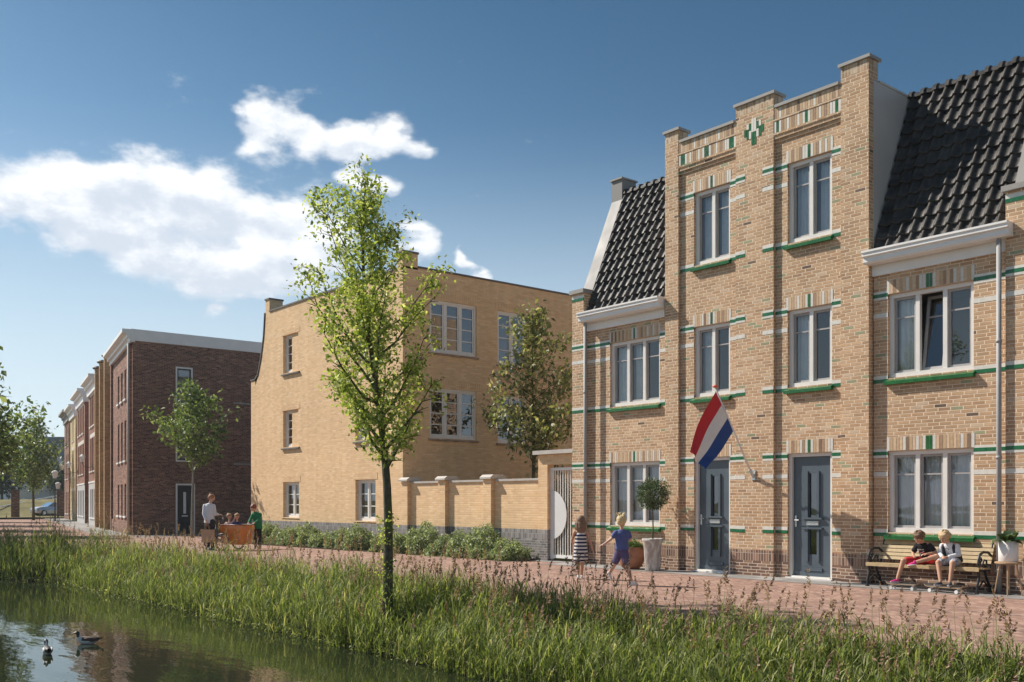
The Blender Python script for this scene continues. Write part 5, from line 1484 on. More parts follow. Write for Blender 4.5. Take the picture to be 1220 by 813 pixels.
def face_parts(root, fr, r, lipc=(.42,.15,.13)):
    c, f, u, l, M3 = fr
    for s_ in (-1,1):
        e = MB(); e.ball(c+l*s_*r*.36+u*r*.02+f*r*.84, (r*.14, r*.09, r*.085), 10, 0, M3); e.ball(c+l*s_*r*.36+u*r*.02+f*r*.915, (r*.065, r*.03, r*.065), 8, 1, M3)
        e.tube([c+l*s_*r*.16+u*r*.22+f*r*.92, c+l*s_*r*.38+u*r*.27+f*r*.90, c+l*s_*r*.56+u*r*.20+f*r*.78], [r*.03,r*.04,r*.02], 6, 1)
        e.build('eye', [M['white'], plain('iris_brow', (.06,.04,.03), .4)], root, smooth=True)
    m = MB(); m.tube([c-l*r*.24-u*r*.52+f*r*.90, c-u*r*.50+f*r*.97, c+l*r*.24-u*r*.52+f*r*.90], [r*.02, r*.05, r*.02], 6); m.build('mouth', plain('lips', lipc, .5), root, smooth=True)
def hair(root, fr, r, colr, style, seed=1):
    c, f, u, l, M3 = fr; m = MB(); rg_ = np.random.RandomState(seed)
    m.ball(c+u*r*.20-f*r*.14, (r*.90, r*1.02, r*.94), 18, rot=M3)
    if style == 'short':
        for k in range(46):
            a = rg_.uniform(-1.9, 1.9)+math.pi; e = rg_.uniform(.0, 1.4)
            d = (l*math.sin(a)*math.cos(e)+f*math.cos(a)*math.cos(e)+u*math.sin(e))
            p = c+u*r*.18-f*r*.10+d*r*.90; m.cap(p, p+(d*.25-u*.35*math.cos(e)).normalized()*r*.30, r*.11, r*.04, 6)
        for k in range(9):
            a = (k-4)*.24; d = l*math.sin(a)+f*math.cos(a); p = c+u*r*.72+d*r*.62; m.cap(p, p+(d*.5-u*.62)*r*.5, r*.15, r*.06, 6)
    if style == 'mop':
        for k in range(70):
            a = rg_.uniform(-2.5, 2.5)+math.pi; e = rg_.uniform(-.25, 1.4)
            d = (l*math.sin(a)*math.cos(e)+f*math.cos(a)*math.cos(e)+u*math.sin(e))
            p = c+u*r*.16-f*r*.10+d*r*.92; m.cap(p, p+(d*.35-u*.6*math.cos(e)+l*.2).normalized()*r*.38, r*.13, r*.04, 6)
        for k in range(9):
            a = (k-4)*.26; d = l*math.sin(a)+f*math.cos(a); p = c+u*r*.75+d*r*.65; m.cap(p, p+(d*.45-u*.75+l*.35)*r*.62, r*.16, r*.05, 6)
    if style == 'long':
        for k in range(26):
            a = math.pi+(k-12.5)*.13; d = l*math.sin(a)+f*math.cos(a); w = rg_.uniform(.9,1.15)
            p0 = c+u*r*.35+d*r*.72; p1 = c-u*r*.55+d*r*.98*w; p2 = c-u*r*1.5+d*r*.95*w-f*r*.1; p3 = c-u*r*(2.2+.3*rg_.rand())+d*r*.7*w-f*r*.12
            m.cap(p0,p1,r*.2,r*.19,6); m.cap(p1,p2,r*.19,r*.15,6); m.cap(p2,p3,r*.15,r*.05,6)
    if style == 'bun':
        m.ball(c+u*r*.95-f*r*.75, r*.38, 10); m.ball(c-u*r*.15-f*r*.55, (r*.75,r*.6,r*.7), 12, rot=M3)
    if style == 'pony':
        m.ball(c-u*r*.10-f*r*.45, (r*.82,r*.72,r*.85), 12, rot=M3)
        p0 = c+u*r*.95-f*r*.35; m.ball(p0, r*.26, 8)
        for k in range(14):
            a = rg_.uniform(-1,1); q = p0+u*r*rg_.uniform(.2,.55)+l*a*r*.7-f*r*rg_.uniform(-.3,.5); m.cap(p0, q, r*.15, r*.07, 6); m.cap(q, q-u*r*.55+l*a*r*.35-f*r*.2, r*.09, r*.03, 6)
    o = m.build('hair', plain('hair_'+style+str(seed), colr, .65, .25, 30, bump=.5, bscale=120), root); remesh(o, .009, 1)

def shape(name, mat, root, parts, vox=.009, sm=4):
    """clothing: a union of tapered volumes lying just over the body"""
    m = MB()
    for p in parts:
        if p[0] == 'c': m.cap(*p[1:])
        elif p[0] == 'b': m.ball(*p[1:])
        elif p[0] == 'loft':
            rings = p[1]; b = len(m.v); n = 20
            for (cx_, cy_, cz_, rx_, ry_) in rings:
                for k in range(n):
                    t = 2*math.pi*k/n; m.v.append((cx_+rx_*math.cos(t), cy_+ry_*math.sin(t), cz_))
            for i in range(len(rings)-1):
                for k in range(n):
                    q = (k+1) % n; m.f.append((b+i*n+k, b+i*n+q, b+(i+1)*n+q, b+(i+1)*n+k)); m.m.append(0)
            m.f.append(tuple(b+k for k in range(n))[::-1]); m.m.append(0)
            e = b+(len(rings)-1)*n; m.f.append(tuple(e+k for k in range(n))); m.m.append(0)
    o = m.build(name, mat, root)
    if vox: remesh(o, vox, sm)
    return o
def fabric(name, c, var=.12, scale=14): return plain(name, c, .85, var, scale, bump=.35, bscale=45)
def shoe(root, heel, toe, mat, s=1.0, solem=None):
    h = Vector(heel); t = Vector(toe); d = (t-h).normalized(); m = MB()
    m.cap(h+Vector((0,0,.03*s)), h.lerp(t,.5)+Vector((0,0,.032*s)), .032*s, .034*s); m.cap(h.lerp(t,.5)+Vector((0,0,.028*s)), t+Vector((0,0,.018*s)), .036*s, .026*s); m.cap(h+Vector((0,0,.03*s)), h+Vector((0,0,.065*s))+d*.01, .03*s, .03*s)
    o = m.build('shoe', mat, root); remesh(o, .008, 2)
    q = MB(); L_ = (t-h).length; up = Vector((0,0,1)); up = (up-d*up.dot(d)).normalized(); M3 = Matrix((d, up.cross(d), up)).transposed()
    q.ball(h.lerp(t,.5)+Vector((0,0,.010)), (L_/2+.034*s, .040*s, .013), 14, 0, M3); q.build('sole', solem or M['white'], o, smooth=True)
    return o
fair = skin('fair_skin', (.60,.36,.26)); tanned = skin('tanned_skin', (.50,.28,.18))
def stripes():
    t = NT('navy_white_stripes'); tc = t.n('ShaderNodeTexCoord').outputs['Object']; s = t.n('ShaderNodeSeparateXYZ'); t.l(tc, s.inputs[0])
    w = t.m('GREATER_THAN', t.m('FRACT', t.m('MULTIPLY', s.outputs[2], 14.5)), .5)
    c = t.mix(w, (.02,.025,.07), (.68,.66,.64)); return t.out(principled(t, c, .85, 0, .2).outputs[0])
def yawroot(label, x, y): return thing('person', label, 'person', (x, y, .002), YAW)

# girl in the striped dress, seen from behind
g = yawroot('girl with long brown hair in a navy and white striped dress walking away', -13.80, -3.36)
b = MB()
b.ball((0,.02,.60), (.10,.075,.09)); b.cap((0,.02,.62), (0,.01,.85), .07, .072); b.cap((-.06,.01,.90), (.06,.01,.90), .05, .05); b.cap((0,.01,.92), (0,.02,1.03), .038, .034)
for s_, kn, an in ((-1,(-.06,-.02,.33),(-.055,-.09,.085)), (1,(.035,.06,.33),(.025,.11,.075))):
    b.cap((s_*.05,.02,.58), kn, .062, .042); b.cap(kn, an, .042, .026)
b.cap((-.115,.01,.905), (-.165,.06,.755), .034, .027); b.cap((-.165,.06,.755), (-.15,.17,.70), .026, .02)
b.cap((.115,.01,.905), (.175,.0,.74), .034, .027); b.cap((.175,.0,.74), (.235,.02,.575), .026, .019)
hand(b, (.235,.02,.575), (.25,.05,-1), (-1,0,0), .85, .4, -1); hand(b, (-.15,.17,.70), (0,.9,-.2), (1,0,0), .85, .7)
fr = head(b, (.005,.03,1.125), (.15,1,-.05), (0,0,1), .098)
o = b.build('body', tanned, g); remesh(o, .007, 3); face_parts(g, fr, .098)
hair(g, fr, .098, (.20,.12,.07), 'long', 3)
shape('dress', stripes(), g, [('loft', [(0,.01,1.00,.05,.05),(0,.01,.965,.075,.065),(0,.01,.90,.082,.078),(0,.01,.84,.112,.094),(0,.01,.76,.110,.09),(0,.015,.66,.122,.10),(0,.015,.54,.135,.11),(0,.015,.42,.14,.115),(0,.015,.335,.143,.118),(0,.015,.33,.12,.10)])], .010, 3)
shoe(g, (-.055,-.11,.02), (-.06,-.0,.0), M['white'], .8); shoe(g, (.025,.09,.0), (.03,.20,.0), M['white'], .8)

# blond girl striding to the right
g = yawroot('blond child in blue shirt and purple shorts striding with one arm swung back', -12.35, -3.72)
b = MB()
b.ball((.0,0,.62), (.09,.075,.08)); b.cap((0,0,.64), (.0,.0,.87), .072, .074); b.cap((-.07,-.0,.93), (.07,.02,.93), .05, .05); b.cap((0,0,.95), (0.0,.01,1.06), .04, .035)
b.cap((.03,-.03,.60), (.085,-.06,.36), .068, .045); b.cap((.085,-.06,.36), (.165,-.08,.085), .045, .027)
b.cap((-.04,.04,.60), (-.115,.06,.385), .068, .045); b.cap((-.115,.06,.385), (-.225,.09,.185), .045, .027)
b.cap((-.115,-.01,.935), (-.20,-.03,.82), .036, .028); b.cap((-.20,-.03,.82), (-.325,-.03,.735), .027, .02)
b.cap((.125,.02,.935), (.15,.05,.80), .036, .028); b.cap((.15,.05,.80), (.185,.16,.79), .027, .02)
hand(b, (-.325,-.03,.735), (-1,0,-.35), (0,0,-1), .9, .8); hand(b, (.185,.16,.79), (.2,.9,.1), (-1,0,0), .9, .8)
fr = head(b, (.0,.02,1.155), (.45,.9,-.05), (0,0,1), .10)
o = b.build('body', fair, g); remesh(o, .007, 3); face_parts(g, fr, .10)
hair(g, fr, .10, (.62,.47,.24), 'pony', 4)
blue = fabric('blue_cotton', (.085,.11,.27)); purple = fabric('purple_cotton', (.09,.075,.17))
shape('shirt', blue, g, [('loft', [(0,.01,1.0,.05,.045),(0,.01,.975,.10,.065),(0,.01,.93,.125,.09),(0,.01,.85,.122,.10),(0,0,.75,.118,.098),(0,0,.64,.13,.108),(0,0,.62,.11,.09)]), ('c',(-.105,0,.94),(-.155,-.02,.875),.052,.048), ('c',(.11,.02,.94),(.145,.035,.87),.052,.048)], .010)
shape('shorts', purple, g, [('b',(0,0,.62),(.118,.10,.09)), ('c',(.035,-.02,.60),(.075,-.05,.40),.085,.068), ('c',(-.04,.035,.60),(-.105,.055,.42),.085,.068)])
shoe(g, (.155,-.08,.0), (.265,-.10,.0), M['white'], .85); shoe(g, (-.235,.09,.165), (-.175,.075,.07), M['white'], .85)

# ---- cargo trike group
OX, OY = -29.2, -3.79
tk = thing('cargo_tricycle', 'cargo tricycle with a big varnished orange wooden box', 'cargo bike', (OX, OY, .003), YAW-R(22))
orange = plain('varnished_wood', (.62,.19,.035), .3, .18, 3)
m = MB()
def boxring(z, k): # rounded nose plan
    pts = [(-.34*k+.02, -.31*k), (.28*k, -.31*k), (.48*k, -.27*k), (.60*k, -.16*k), (.65*k, 0), (.60*k, .16*k), (.48*k, .27*k), (.28*k, .31*k), (-.34*k+.02, .31*k)]
    return [(x+.16, y, z) for x, y in pts]
lev = [(.17,.80),(.20,.88),(.50,.98),(.66,1.03),(.78,1.0)]
rg0 = [boxring(z, k) for z, k in lev]; ri = [boxring(.78, .955), boxring(.30, .88)]
seq = rg0 + ri
for r0_, r1_ in zip(seq, seq[1:]):
    for k in range(9): m.face([r0_[k], r0_[(k+1)%9], r1_[(k+1)%9], r1_[k]])
m.face(seq[0]); m.face(seq[-1]); bx = m.build('box', orange, tk)
m = MB(); m.tube(boxring(.785, .99)+[boxring(.785,.99)[0]], .014, 6); m.build('rim_trim', plain('dark_trim', (.10,.03,.015), .4), bx, smooth=True)
def cwheel(x, y, r, steer=0):
    w = MB(); n = 28; ring = [(x+r*math.cos(t)*math.cos(steer), y+r*math.cos(t)*math.sin(steer), r+r*math.sin(t)) for t in [2*math.pi*k/n for k in range(n+1)]]
    w.tube(ring, .022, 8, cap=False); wo = w.build('wheel', M['black'], tk, smooth=True)
    w = MB(); ring = [(x+(r-.03)*math.cos(t)*math.cos(steer), y+(r-.03)*math.cos(t)*math.sin(steer), r+(r-.03)*math.sin(t)) for t in [2*math.pi*k/n for k in range(n+1)]]
    w.tube(ring, .010, 6, cap=False); 
    for k in range(14):
        t = 2*math.pi*k/14; w.tube([(x,y,r), (x+(r-.03)*math.cos(t)*math.cos(steer), y+(r-.03)*math.cos(t)*math.sin(steer), r+(r-.03)*math.sin(t))], .0025, 4)
    w.ball((x,y,r), .03, 8); w.build('rim', M['metal'], wo)
cwheel(-.02, -.40, .25); cwheel(-.02, .40, .25); cwheel(-.78, 0, .25)
m = MB(); m.tube([(-.02,-.39,.25),(-.02,.39,.25)], .018, 8); m.tube([(-.15,0,.3),(-.42,0,.30),(-.50,0,.33),(-.58,0,.85)], .024, 8); m.tube([(-.50,0,.32),(-.78,.06,.25)], .014, 8); m.tube([(-.57,0,.7),(-.78,.06,.25)], .012, 8); m.tube([(-.50,0,.32),(-.78,-.06,.25)], .014, 8); m.build('frame', M['black'], tk, smooth=True)
m = MB(); m.tube([(-.2,0,.7),(-.30,0,1.0)], .018, 8); m.tube([(-.42,-.26,1.06),(-.32,-.22,1.06),(-.28,-.1,1.03),(-.28,.1,1.03),(-.32,.22,1.06),(-.42,.26,1.06)], .014, 8); m.build('handlebar', M['black'], tk, smooth=True)
m = MB(); m.ball((-.60,0,.90), (.13,.07,.035), 12); m.build('saddle', M['black'], tk, smooth=True)

g = yawroot('woman with tied up reddish hair in a white shirt standing at the cargo bike', OX+.77106*.38, OY-.63676*.38)
b = MB(); X = -.55
b.ball((X,0,.93), (.14,.11,.13)); b.cap((X,0,.98), (X,0,1.28), .095, .095); b.cap((X-.10,0,1.37), (X+.10,0,1.37), .055, .055); b.cap((X,0,1.40), (X+.04,0,1.53), .045, .042)
b.cap((X-.06,0,.90), (X-.05,.02,.49), .095, .06); b.cap((X-.05,.02,.49), (X-.05,.05,.09), .06, .035)
b.cap((X+.07,-.02,.90), (X+.09,-.05,.49), .095, .06); b.cap((X+.09,-.05,.49), (X+.10,-.02,.09), .06, .035)
b.cap((X-.145,-.02,1.37), (X-.15,-.08,1.12), .045, .036); b.cap((X-.15,-.08,1.12), (X-.045,-.17,.92), .035, .026)
b.cap((X+.13,.0,1.37), (X+.18,-.03,1.13), .045, .036); b.cap((X+.18,-.03,1.13), (X+.29,.02,1.10), .035, .026)
hand(b, (X-.045,-.17,.92), (.1,-.1,-1), (1,0,0), 1.05, 1.2); hand(b, (X+.29,.02,1.10), (1,.1,-.1), (0,0,-1), 1.05, .9)
fr = head(b, (X+.07,-.0,1.62), (.93,-.05,-.35), (.3,0,1), .105)
o = b.build('body', fair, g); remesh(o, .009, 3); face_parts(g, fr, .105); hair(g, fr, .105, (.33,.15,.07), 'bun', 5)
wsh = fabric('white_cotton', (.62,.64,.68), .06)
shape('shirt', wsh, g, [('loft', [(X+.02,0,1.46,.05,.05),(X,0,1.43,.11,.075),(X,0,1.36,.165,.105),(X,0,1.24,.155,.12),(X,0,1.10,.14,.115),(X,0,.98,.155,.125),(X,0,.84,.165,.13),(X,0,.83,.13,.10)]),
   ('c',(X-.14,-.01,1.37),(X-.15,-.08,1.12),.062,.052), ('c',(X-.15,-.08,1.12),(X-.065,-.155,.955),.05,.04), ('c',(X+.13,0,1.37),(X+.18,-.03,1.13),.062,.052), ('c',(X+.18,-.03,1.13),(X+.26,.01,1.105),.05,.04)], .011)
dkc = fabric('black_cotton', (.02,.02,.022))
shape('trousers', dkc, g, [('b',(X,0,.90),(.155,.125,.12)), ('c',(X-.06,0,.90),(X-.05,.02,.49),.105,.075), ('c',(X-.05,.02,.49),(X-.05,.05,.12),.075,.055), ('c',(X+.07,-.02,.90),(X+.09,-.05,.49),.105,.075), ('c',(X+.09,-.05,.49),(X+.10,-.02,.12),.075,.055)], .011)
shoe(g, (X-.08,.04,0), (X+.05,-.04,0), M['black'], 1.1, M['black']); shoe(g, (X+.08,-.02,0), (X+.22,-.08,0), M['black'], 1.1, M['black'])
bag = thing('tote_bag', 'large tan paper shopping bag carried by the woman in the white shirt', 'bag', (OX+.77106*.38, OY-.63676*.38, .003), YAW)
kraft = plain('kraft_paper', (.42,.28,.18), .8, .1, 6, bump=.4, bscale=9)
x0, x1 = X-.17, X+.21
m = MB(); m.face([(x0+.01,-.25,.25),(x1-.01,-.25,.25),(x1,-.25,.64),(x0,-.25,.65)]); m.face([(x0+.01,-.11,.25),(x1-.01,-.11,.25),(x1,-.11,.64),(x0,-.11,.65)]); m.face([(x0+.01,-.25,.25),(x0+.01,-.11,.25),(x0,-.11,.65),(x0,-.25,.65)]); m.face([(x1-.01,-.25,.25),(x1-.01,-.11,.25),(x1,-.11,.64),(x1,-.25,.64)]); m.face([(x0+.01,-.25,.25),(x1-.01,-.25,.25),(x1-.01,-.11,.25),(x0+.01,-.11,.25)])
m.build('bag_body', kraft, bag)
for y in (-.25, -.11):
    m = MB(); m.tube([(X-.07,y,.64),(X-.06,y*.8-.03,.80),(X-.03,-.18,.87),(X+.0,y*.8-.03,.80),(X+.08,y,.64)], .007, 6); m.build('handle', kraft, bag, smooth=True)

def toddler(label, x, y, shirtc, hairc, seed, fwd, armup):
    g = yawroot(label, OX, OY)
    b = MB(); b.cap((x,y,.42), (x,y,.66), .08, .075); b.cap((x-.06,y,.74), (x+.06,y,.74), .045, .045); b.cap((x,y,.76), (x,y,.84), .035, .033)
    for s_ in (-1,1): b.cap((x+s_*.06,y,.45), (x+s_*.08,y-.16,.40), .06, .045)
    for s_ in (-1,1):
        if armup and s_ == 1: b.cap((x+.09,y,.75),(x+.15,y-.02,.84),.03,.026); b.cap((x+.15,y-.02,.84),(x+.19,y-.03,.95),.025,.02); hand(b,(x+.19,y-.03,.95),(.5,0,1),(0,-1,0),.7,.3)
        else: b.cap((x+s_*.09,y,.75),(x+s_*.13,y-.06,.64),.03,.026); b.cap((x+s_*.13,y-.06,.64),(x+s_*.10,y-.14,.66),.025,.02); hand(b,(x+s_*.10,y-.14,.66),(0,-1,.2),(0,0,-1),.7,.6)
    fr = head(b, (x,y,.965), fwd, (0,0,1), .088)
    o = b.build('body', fair, g); remesh(o, .008, 3); face_parts(g, fr, .088); hair(g, fr, .088, hairc, 'short', seed)
    g.location.z = .075
    sh = fabric('toddler_shirt_'+str(seed), shirtc)
    shape('shirt', sh, g, [('loft', [(x,y,.80,.045,.04),(x,y,.78,.09,.06),(x,y,.72,.115,.085),(x,y,.6,.115,.10),(x,y,.42,.12,.11)]), ('c',(x-.09,y,.75),(x-.125,y-.05,.66),.045,.04), ('c',(x+.09,y,.75),(x+.145,y-.02,.83) if armup else (x+.125,y-.05,.66),.045,.04)], .010)
toddler('small child in a pale pink top sitting in the bike box, arm raised', -.06, .04, (.62,.42,.40), (.30,.17,.09), 11, (.6,-.8,0), True)
toddler('small child in a dark blue top sitting in the middle of the bike box', .20, -.02, (.03,.05,.15), (.28,.16,.08), 12, (.25,-1,0), False)
g = yawroot('child with auburn hair in a green jacket standing behind the bike box', OX, OY)
x, y = .68, .60; b = MB()
b.ball((x,y,.72), (.11,.09,.10)); b.cap((x,y,.74), (x-.03,y-.03,1.02), .085, .085); b.cap((x-.12,y-.04,1.10), (x+.08,y-.02,1.10), .05, .05); b.cap((x-.04,y-.04,1.12), (x-.08,y-.08,1.22), .04, .036)
for s_ in (-1,1): b.cap((x+s_*.06,y,.70),(x+s_*.07,y,.38),.075,.05); b.cap((x+s_*.07,y,.38),(x+s_*.07,y+.02,.08),.05,.03)
b.cap((x-.13,y-.05,1.09),(x-.19,y-.14,.93),.036,.03); b.cap((x-.19,y-.14,.93),(x-.20,y-.30,.83),.029,.022); b.cap((x+.10,y-.03,1.09),(x+.10,y-.14,.92),.036,.03); b.cap((x+.10,y-.14,.92),(x-.02,y-.30,.83),.029,.022)
hand(b,(x-.20,y-.30,.83),(0,-1,-.1),(0,0,-1),.85,.6); hand(b,(x-.02,y-.30,.83),(-.2,-1,-.1),(0,0,-1),.85,.6)
fr = head(b, (x-.10,y-.11,1.31), (-.65,-.6,-.4), (-.1,-.1,1), .10)
o = b.build('body', fair, g); remesh(o, .008, 3); face_parts(g, fr, .10); hair(g, fr, .10, (.24,.075,.045), 'short', 13)
grn = fabric('green_fleece', (.015,.19,.075), .2)
shape('jacket', grn, g, [('loft', [(x-.06,y-.05,1.18,.055,.055),(x-.03,y-.03,1.15,.12,.08),(x-.02,y-.03,1.08,.15,.105),(x,y-.02,.95,.145,.12),(x,y,.78,.15,.125),(x,y,.64,.15,.125)]), ('c',(x-.13,y-.05,1.09),(x-.19,y-.14,.93),.056,.05), ('c',(x-.19,y-.14,.93),(x-.20,y-.28,.84),.048,.04), ('c',(x+.10,y-.03,1.09),(x+.10,y-.14,.92),.056,.05), ('c',(x+.10,y-.14,.92),(x,y-.27,.84),.048,.04)], .011)
shape('trousers', dkc, g, [('c',(x-.06,y,.70),(x-.07,y,.38),.085,.065), ('c',(x-.07,y,.38),(x-.07,y+.02,.10),.063,.05), ('c',(x+.06,y,.70),(x+.07,y,.38),.085,.065), ('c',(x+.07,y,.38),(x+.07,y+.02,.10),.063,.05)], .011)
for s_ in (-1,1): shoe(g, (x+s_*.07,y+.02,0), (x+s_*.08,y-.11,0), M['black'], 1)

# ---- boys on the bench
bx_, by_ = -8.42, 0
g = thing('person', 'boy in black printed shirt and red shorts with pink shoes sitting on the bench', 'person', (bx_, by_, .002))
W = lambda x, y, z: (x-bx_, y-by_, z)
b = MB()
b.ball(W(-8.40,-.27,.50), (.11,.09,.08)); b.cap(W(-8.40,-.28,.53), W(-8.41,-.37,.68), .07, .068); b.cap(W(-8.50,-.40,.755), W(-8.33,-.40,.755), .045, .045); b.cap(W(-8.42,-.41,.76), W(-8.43,-.46,.84), .036, .034)
b.cap(W(-8.46,-.30,.49), W(-8.645,-.66,.485), .066, .047); b.cap(W(-8.645,-.66,.485), W(-8.71,-.73,.185), .045, .03)
b.cap(W(-8.35,-.30,.50), W(-8.13,-.52,.58), .066, .047); b.cap(W(-8.13,-.52,.58), W(-8.40,-.70,.475), .045, .030)
b.cap(W(-8.535,-.40,.745), W(-8.60,-.42,.62), .034, .028); b.cap(W(-8.60,-.42,.62), W(-8.52,-.55,.575), .027, .02)
b.cap(W(-8.30,-.40,.745), W(-8.19,-.42,.64), .034, .028); b.cap(W(-8.19,-.42,.64), W(-8.27,-.58,.615), .027, .02)
hand(b, W(-8.52,-.55,.575), (.6,-.7,-.1), (0,0,-1), .85, .5); hand(b, W(-8.27,-.58,.615), (-.7,-.6,-.1), (0,.2,-1), .85, .6)
fr = head(b, W(-8.445,-.505,.90), (-.12,-.80,-.60), (0,-.5,.9), .098)
o = b.build('body', tanned, g); remesh(o, .007, 3); face_parts(g, fr, .098); hair(g, fr, .098, (.14,.075,.035), 'mop', 21)
def printed():
    t = NT('printed_black_cotton'); tc = t.n('ShaderNodeTexCoord').outputs['Object']; n = t.noise(16, 3, tc)
    c = t.ramp(n, [(.3,(.012,.012,.014)),(.7,(.028,.028,.03))]); return t.out(principled(t, c, .9, 0, .2).outputs[0])
ts = shape('t_shirt', printed(), g, [('loft', [W(-8.42,-.41,.80)+(.05,.045), W(-8.42,-.405,.785)+(.09,.06), W(-8.415,-.395,.74)+(.125,.078), W(-8.41,-.36,.66)+(.118,.088), W(-8.40,-.30,.54)+(.122,.098), W(-8.40,-.29,.50)+(.11,.09)]),
   ('c',W(-8.525,-.40,.745),W(-8.575,-.415,.665),.052,.050), ('c',W(-8.31,-.40,.745),W(-8.24,-.415,.68),.052,.050)], .009, 3)
# chest print: curved white letters' strokes over a red and white patch
m = MB()
def chest(u, v): return W(-8.415+u, -.462-.02*(1-(u/.1)**2)+ (v-.66)*(-.45)-.008, v)
def stroke(pts, w, k):
    for (a, c), (e, f) in zip(pts, pts[1:]):
        dx, dz = e-a, f-c; L_ = math.hypot(dx, dz) or 1; nx, nz = -dz/L_*w, dx/L_*w
        m.face([chest(a-nx,c-nz), chest(e-nx,f-nz), chest(e+nx,f+nz), chest(a+nx,c+nz)], k)
stroke([(-.065,.69),(-.065,.65),(-.045,.655),(-.042,.68),(-.063,.69)], .005, 0); stroke([(-.03,.695),(-.03,.675)], .004, 0); stroke([(-.015,.67),(-.005,.69),(.01,.672)], .004, 0); stroke([(.02,.69),(.035,.675),(.05,.69)], .004, 0)
stroke([(-.05,.635),(.06,.625)], .009, 1); stroke([(-.05,.652),(.05,.60)], .005, 1); stroke([(.05,.655),(-.05,.605)], .004, 0)
stroke([(-.06,.60),(-.05,.585),(-.03,.605),(-.01,.585),(.01,.605),(.03,.588),(.05,.60)], .005, 0)
m.build('shirt_print', [M['white'], plain('print_red', (.5,.03,.05), .8)], g, recalc=False)
redc = fabric('red_cotton', (.50,.018,.025))
shape('shorts', redc, g, [('b',W(-8.40,-.27,.495),(.125,.10,.075)), ('c',W(-8.455,-.30,.49),W(-8.62,-.60,.487),.082,.066), ('c',W(-8.35,-.30,.50),W(-8.21,-.44,.555),.082,.068)], .010)
pink = fabric('pink_canvas', (.62,.03,.20))
shoe(g, W(-8.695,-.72,.115), W(-8.77,-.82,.115), pink, .85); shoe(g, W(-8.40,-.71,.43), W(-8.50,-.75,.41), pink, .85)

bx_ = -7.93
W = lambda x, y, z: (x-bx_, y-by_, z)
g = thing('person', 'blond boy in white long sleeves and dark vest looking down on the bench', 'person', (bx_, by_, .002))
b = MB()
b.ball(W(-7.95,-.27,.50), (.11,.09,.08)); b.cap(W(-7.95,-.28,.53), W(-7.96,-.37,.69), .07, .064); b.cap(W(-8.06,-.40,.77), W(-7.87,-.40,.77), .045, .045); b.cap(W(-7.97,-.41,.77), W(-7.99,-.46,.85), .036, .034)
b.cap(W(-8.00,-.30,.49), W(-8.04,-.64,.485), .066, .047); b.cap(W(-8.04,-.64,.485), W(-7.95,-.74,.18), .045, .029)
b.cap(W(-7.89,-.30,.49), W(-7.80,-.64,.485), .066, .047); b.cap(W(-7.80,-.64,.485), W(-7.79,-.74,.18), .045, .029)
b.cap(W(-8.10,-.40,.755), W(-8.13,-.42,.62), .034, .028); b.cap(W(-8.13,-.42,.62), W(-8.0,-.56,.575), .027, .02)
b.cap(W(-7.83,-.40,.755), W(-7.80,-.42,.62), .034, .028); b.cap(W(-7.80,-.42,.62), W(-7.92,-.56,.58), .027, .02)
hand(b, W(-8.0,-.56,.575), (.6,-.6,-.05), (0,0,-1), .85, .5); hand(b, W(-7.92,-.56,.58), (-.6,-.6,-.05), (0,0,-1), .85, .6, -1)
fr = head(b, W(-8.0,-.505,.915), (-.10,-.80,-.58), (0,-.5,.9), .098)
o = b.build('body', tanned, g); remesh(o, .007, 3); face_parts(g, fr, .098); hair(g, fr, .098, (.50,.35,.19), 'mop', 22)
shape('shirt', fabric('white_jersey', (.64,.65,.68), .05), g, [('loft', [W(-7.97,-.41,.815)+(.05,.045), W(-7.97,-.405,.80)+(.09,.06), W(-7.965,-.395,.755)+(.12,.075), W(-7.96,-.36,.67)+(.112,.082), W(-7.95,-.30,.55)+(.118,.092), W(-7.95,-.29,.50)+(.10,.08)]),
   ('c',W(-8.09,-.40,.755),W(-8.13,-.42,.62),.05,.043), ('c',W(-8.13,-.42,.62),W(-8.02,-.54,.58),.04,.032), ('c',W(-7.84,-.40,.755),W(-7.80,-.42,.62),.05,.043), ('c',W(-7.80,-.42,.62),W(-7.90,-.54,.585),.04,.032)], .009, 3)
vest = fabric('dark_vest', (.018,.02,.03))
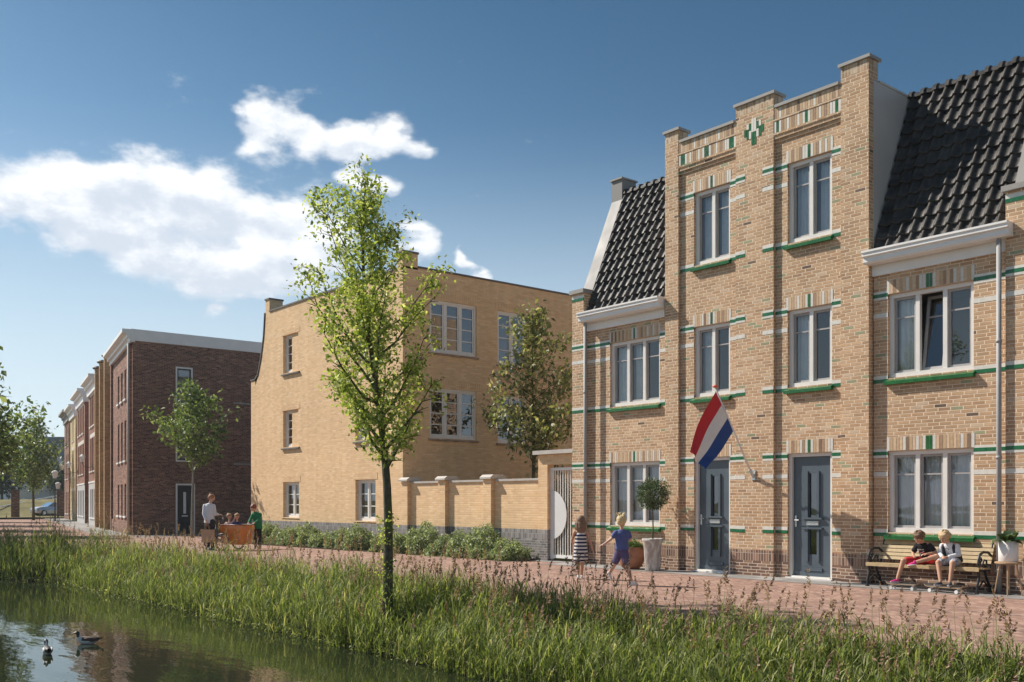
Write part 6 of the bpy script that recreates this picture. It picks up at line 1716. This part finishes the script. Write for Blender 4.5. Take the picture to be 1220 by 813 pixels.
shape('vest', vest, g, [('loft', [W(-8.055,-.385,.79)+(.035,.062), W(-8.055,-.38,.74)+(.052,.088), W(-8.05,-.33,.62)+(.055,.10), W(-8.04,-.29,.49)+(.06,.10)]), ('loft', [W(-7.88,-.385,.79)+(.035,.062), W(-7.875,-.38,.74)+(.052,.088), W(-7.87,-.33,.62)+(.055,.10), W(-7.86,-.29,.49)+(.06,.10)]), ('loft', [W(-7.965,-.35,.81)+(.07,.05), W(-7.965,-.33,.74)+(.115,.06), W(-7.96,-.28,.6)+(.115,.07), W(-7.95,-.25,.49)+(.115,.07)])], .009, 3)
m = MB()
def chest(u, v): return W(-7.965+u, -.462-.010*(1-(u/.05)**2)+(v-.66)*(-.45), v)
stroke([(-.022,.72),(.022,.72),(.022,.69),(-.022,.69),(-.022,.72)], .005, 0); stroke([(-.02,.665),(.02,.655)], .005, 0); stroke([(-.02,.64),(.02,.63),(.015,.61)], .005, 0)
m.build('shirt_print', plain('print_navy', (.03,.035,.07), .8), g, recalc=False)
def plaid():
    t = NT('grey_plaid'); tc = t.n('ShaderNodeTexCoord').outputs['Object']; s = t.n('ShaderNodeSeparateXYZ'); t.l(tc, s.inputs[0])
    a = t.m('GREATER_THAN', t.m('FRACT', t.m('MULTIPLY', s.outputs[0], 22)), .6); b_ = t.m('GREATER_THAN', t.m('FRACT', t.m('MULTIPLY', s.outputs[1], 22)), .6)
    c = t.mix(t.m('MULTIPLY', t.m('ADD', a, b_), .5), (.52,.52,.56), (.14,.15,.20)); return t.out(principled(t, c, .85, 0, .2).outputs[0])
shape('shorts', plaid(), g, [('b',W(-7.95,-.27,.495),(.12,.10,.075)), ('c',W(-8.0,-.30,.49),W(-8.035,-.585,.487),.08,.068), ('c',W(-7.89,-.30,.49),W(-7.81,-.585,.487),.08,.068)], .010)
nav = fabric('dark_canvas', (.05,.055,.075))
shoe(g, W(-7.95,-.73,.115), W(-7.99,-.84,.115), nav, .85); shoe(g, W(-7.79,-.73,.115), W(-7.76,-.84,.115), nav, .85)

# ------------------------------------------------------------------ the air between here and the far end of the quay
hz = MB(); hz.box(-330, 95, -200, 260, -3.9, 60)
t = NT('air_haze'); pv = t.n('ShaderNodeVolumePrincipled'); pv.inputs['Color'].default_value = (.80,.87,.95,1); pv.inputs['Density'].default_value = .00035; pv.inputs['Anisotropy'].default_value = .2
ot = t.n('ShaderNodeOutputMaterial'); t.l(pv.outputs[0], ot.inputs['Volume'])
o = hz.build('haze', t.mat); tag(o, kind='stuff'); scene.cycles.volume_bounces = 0
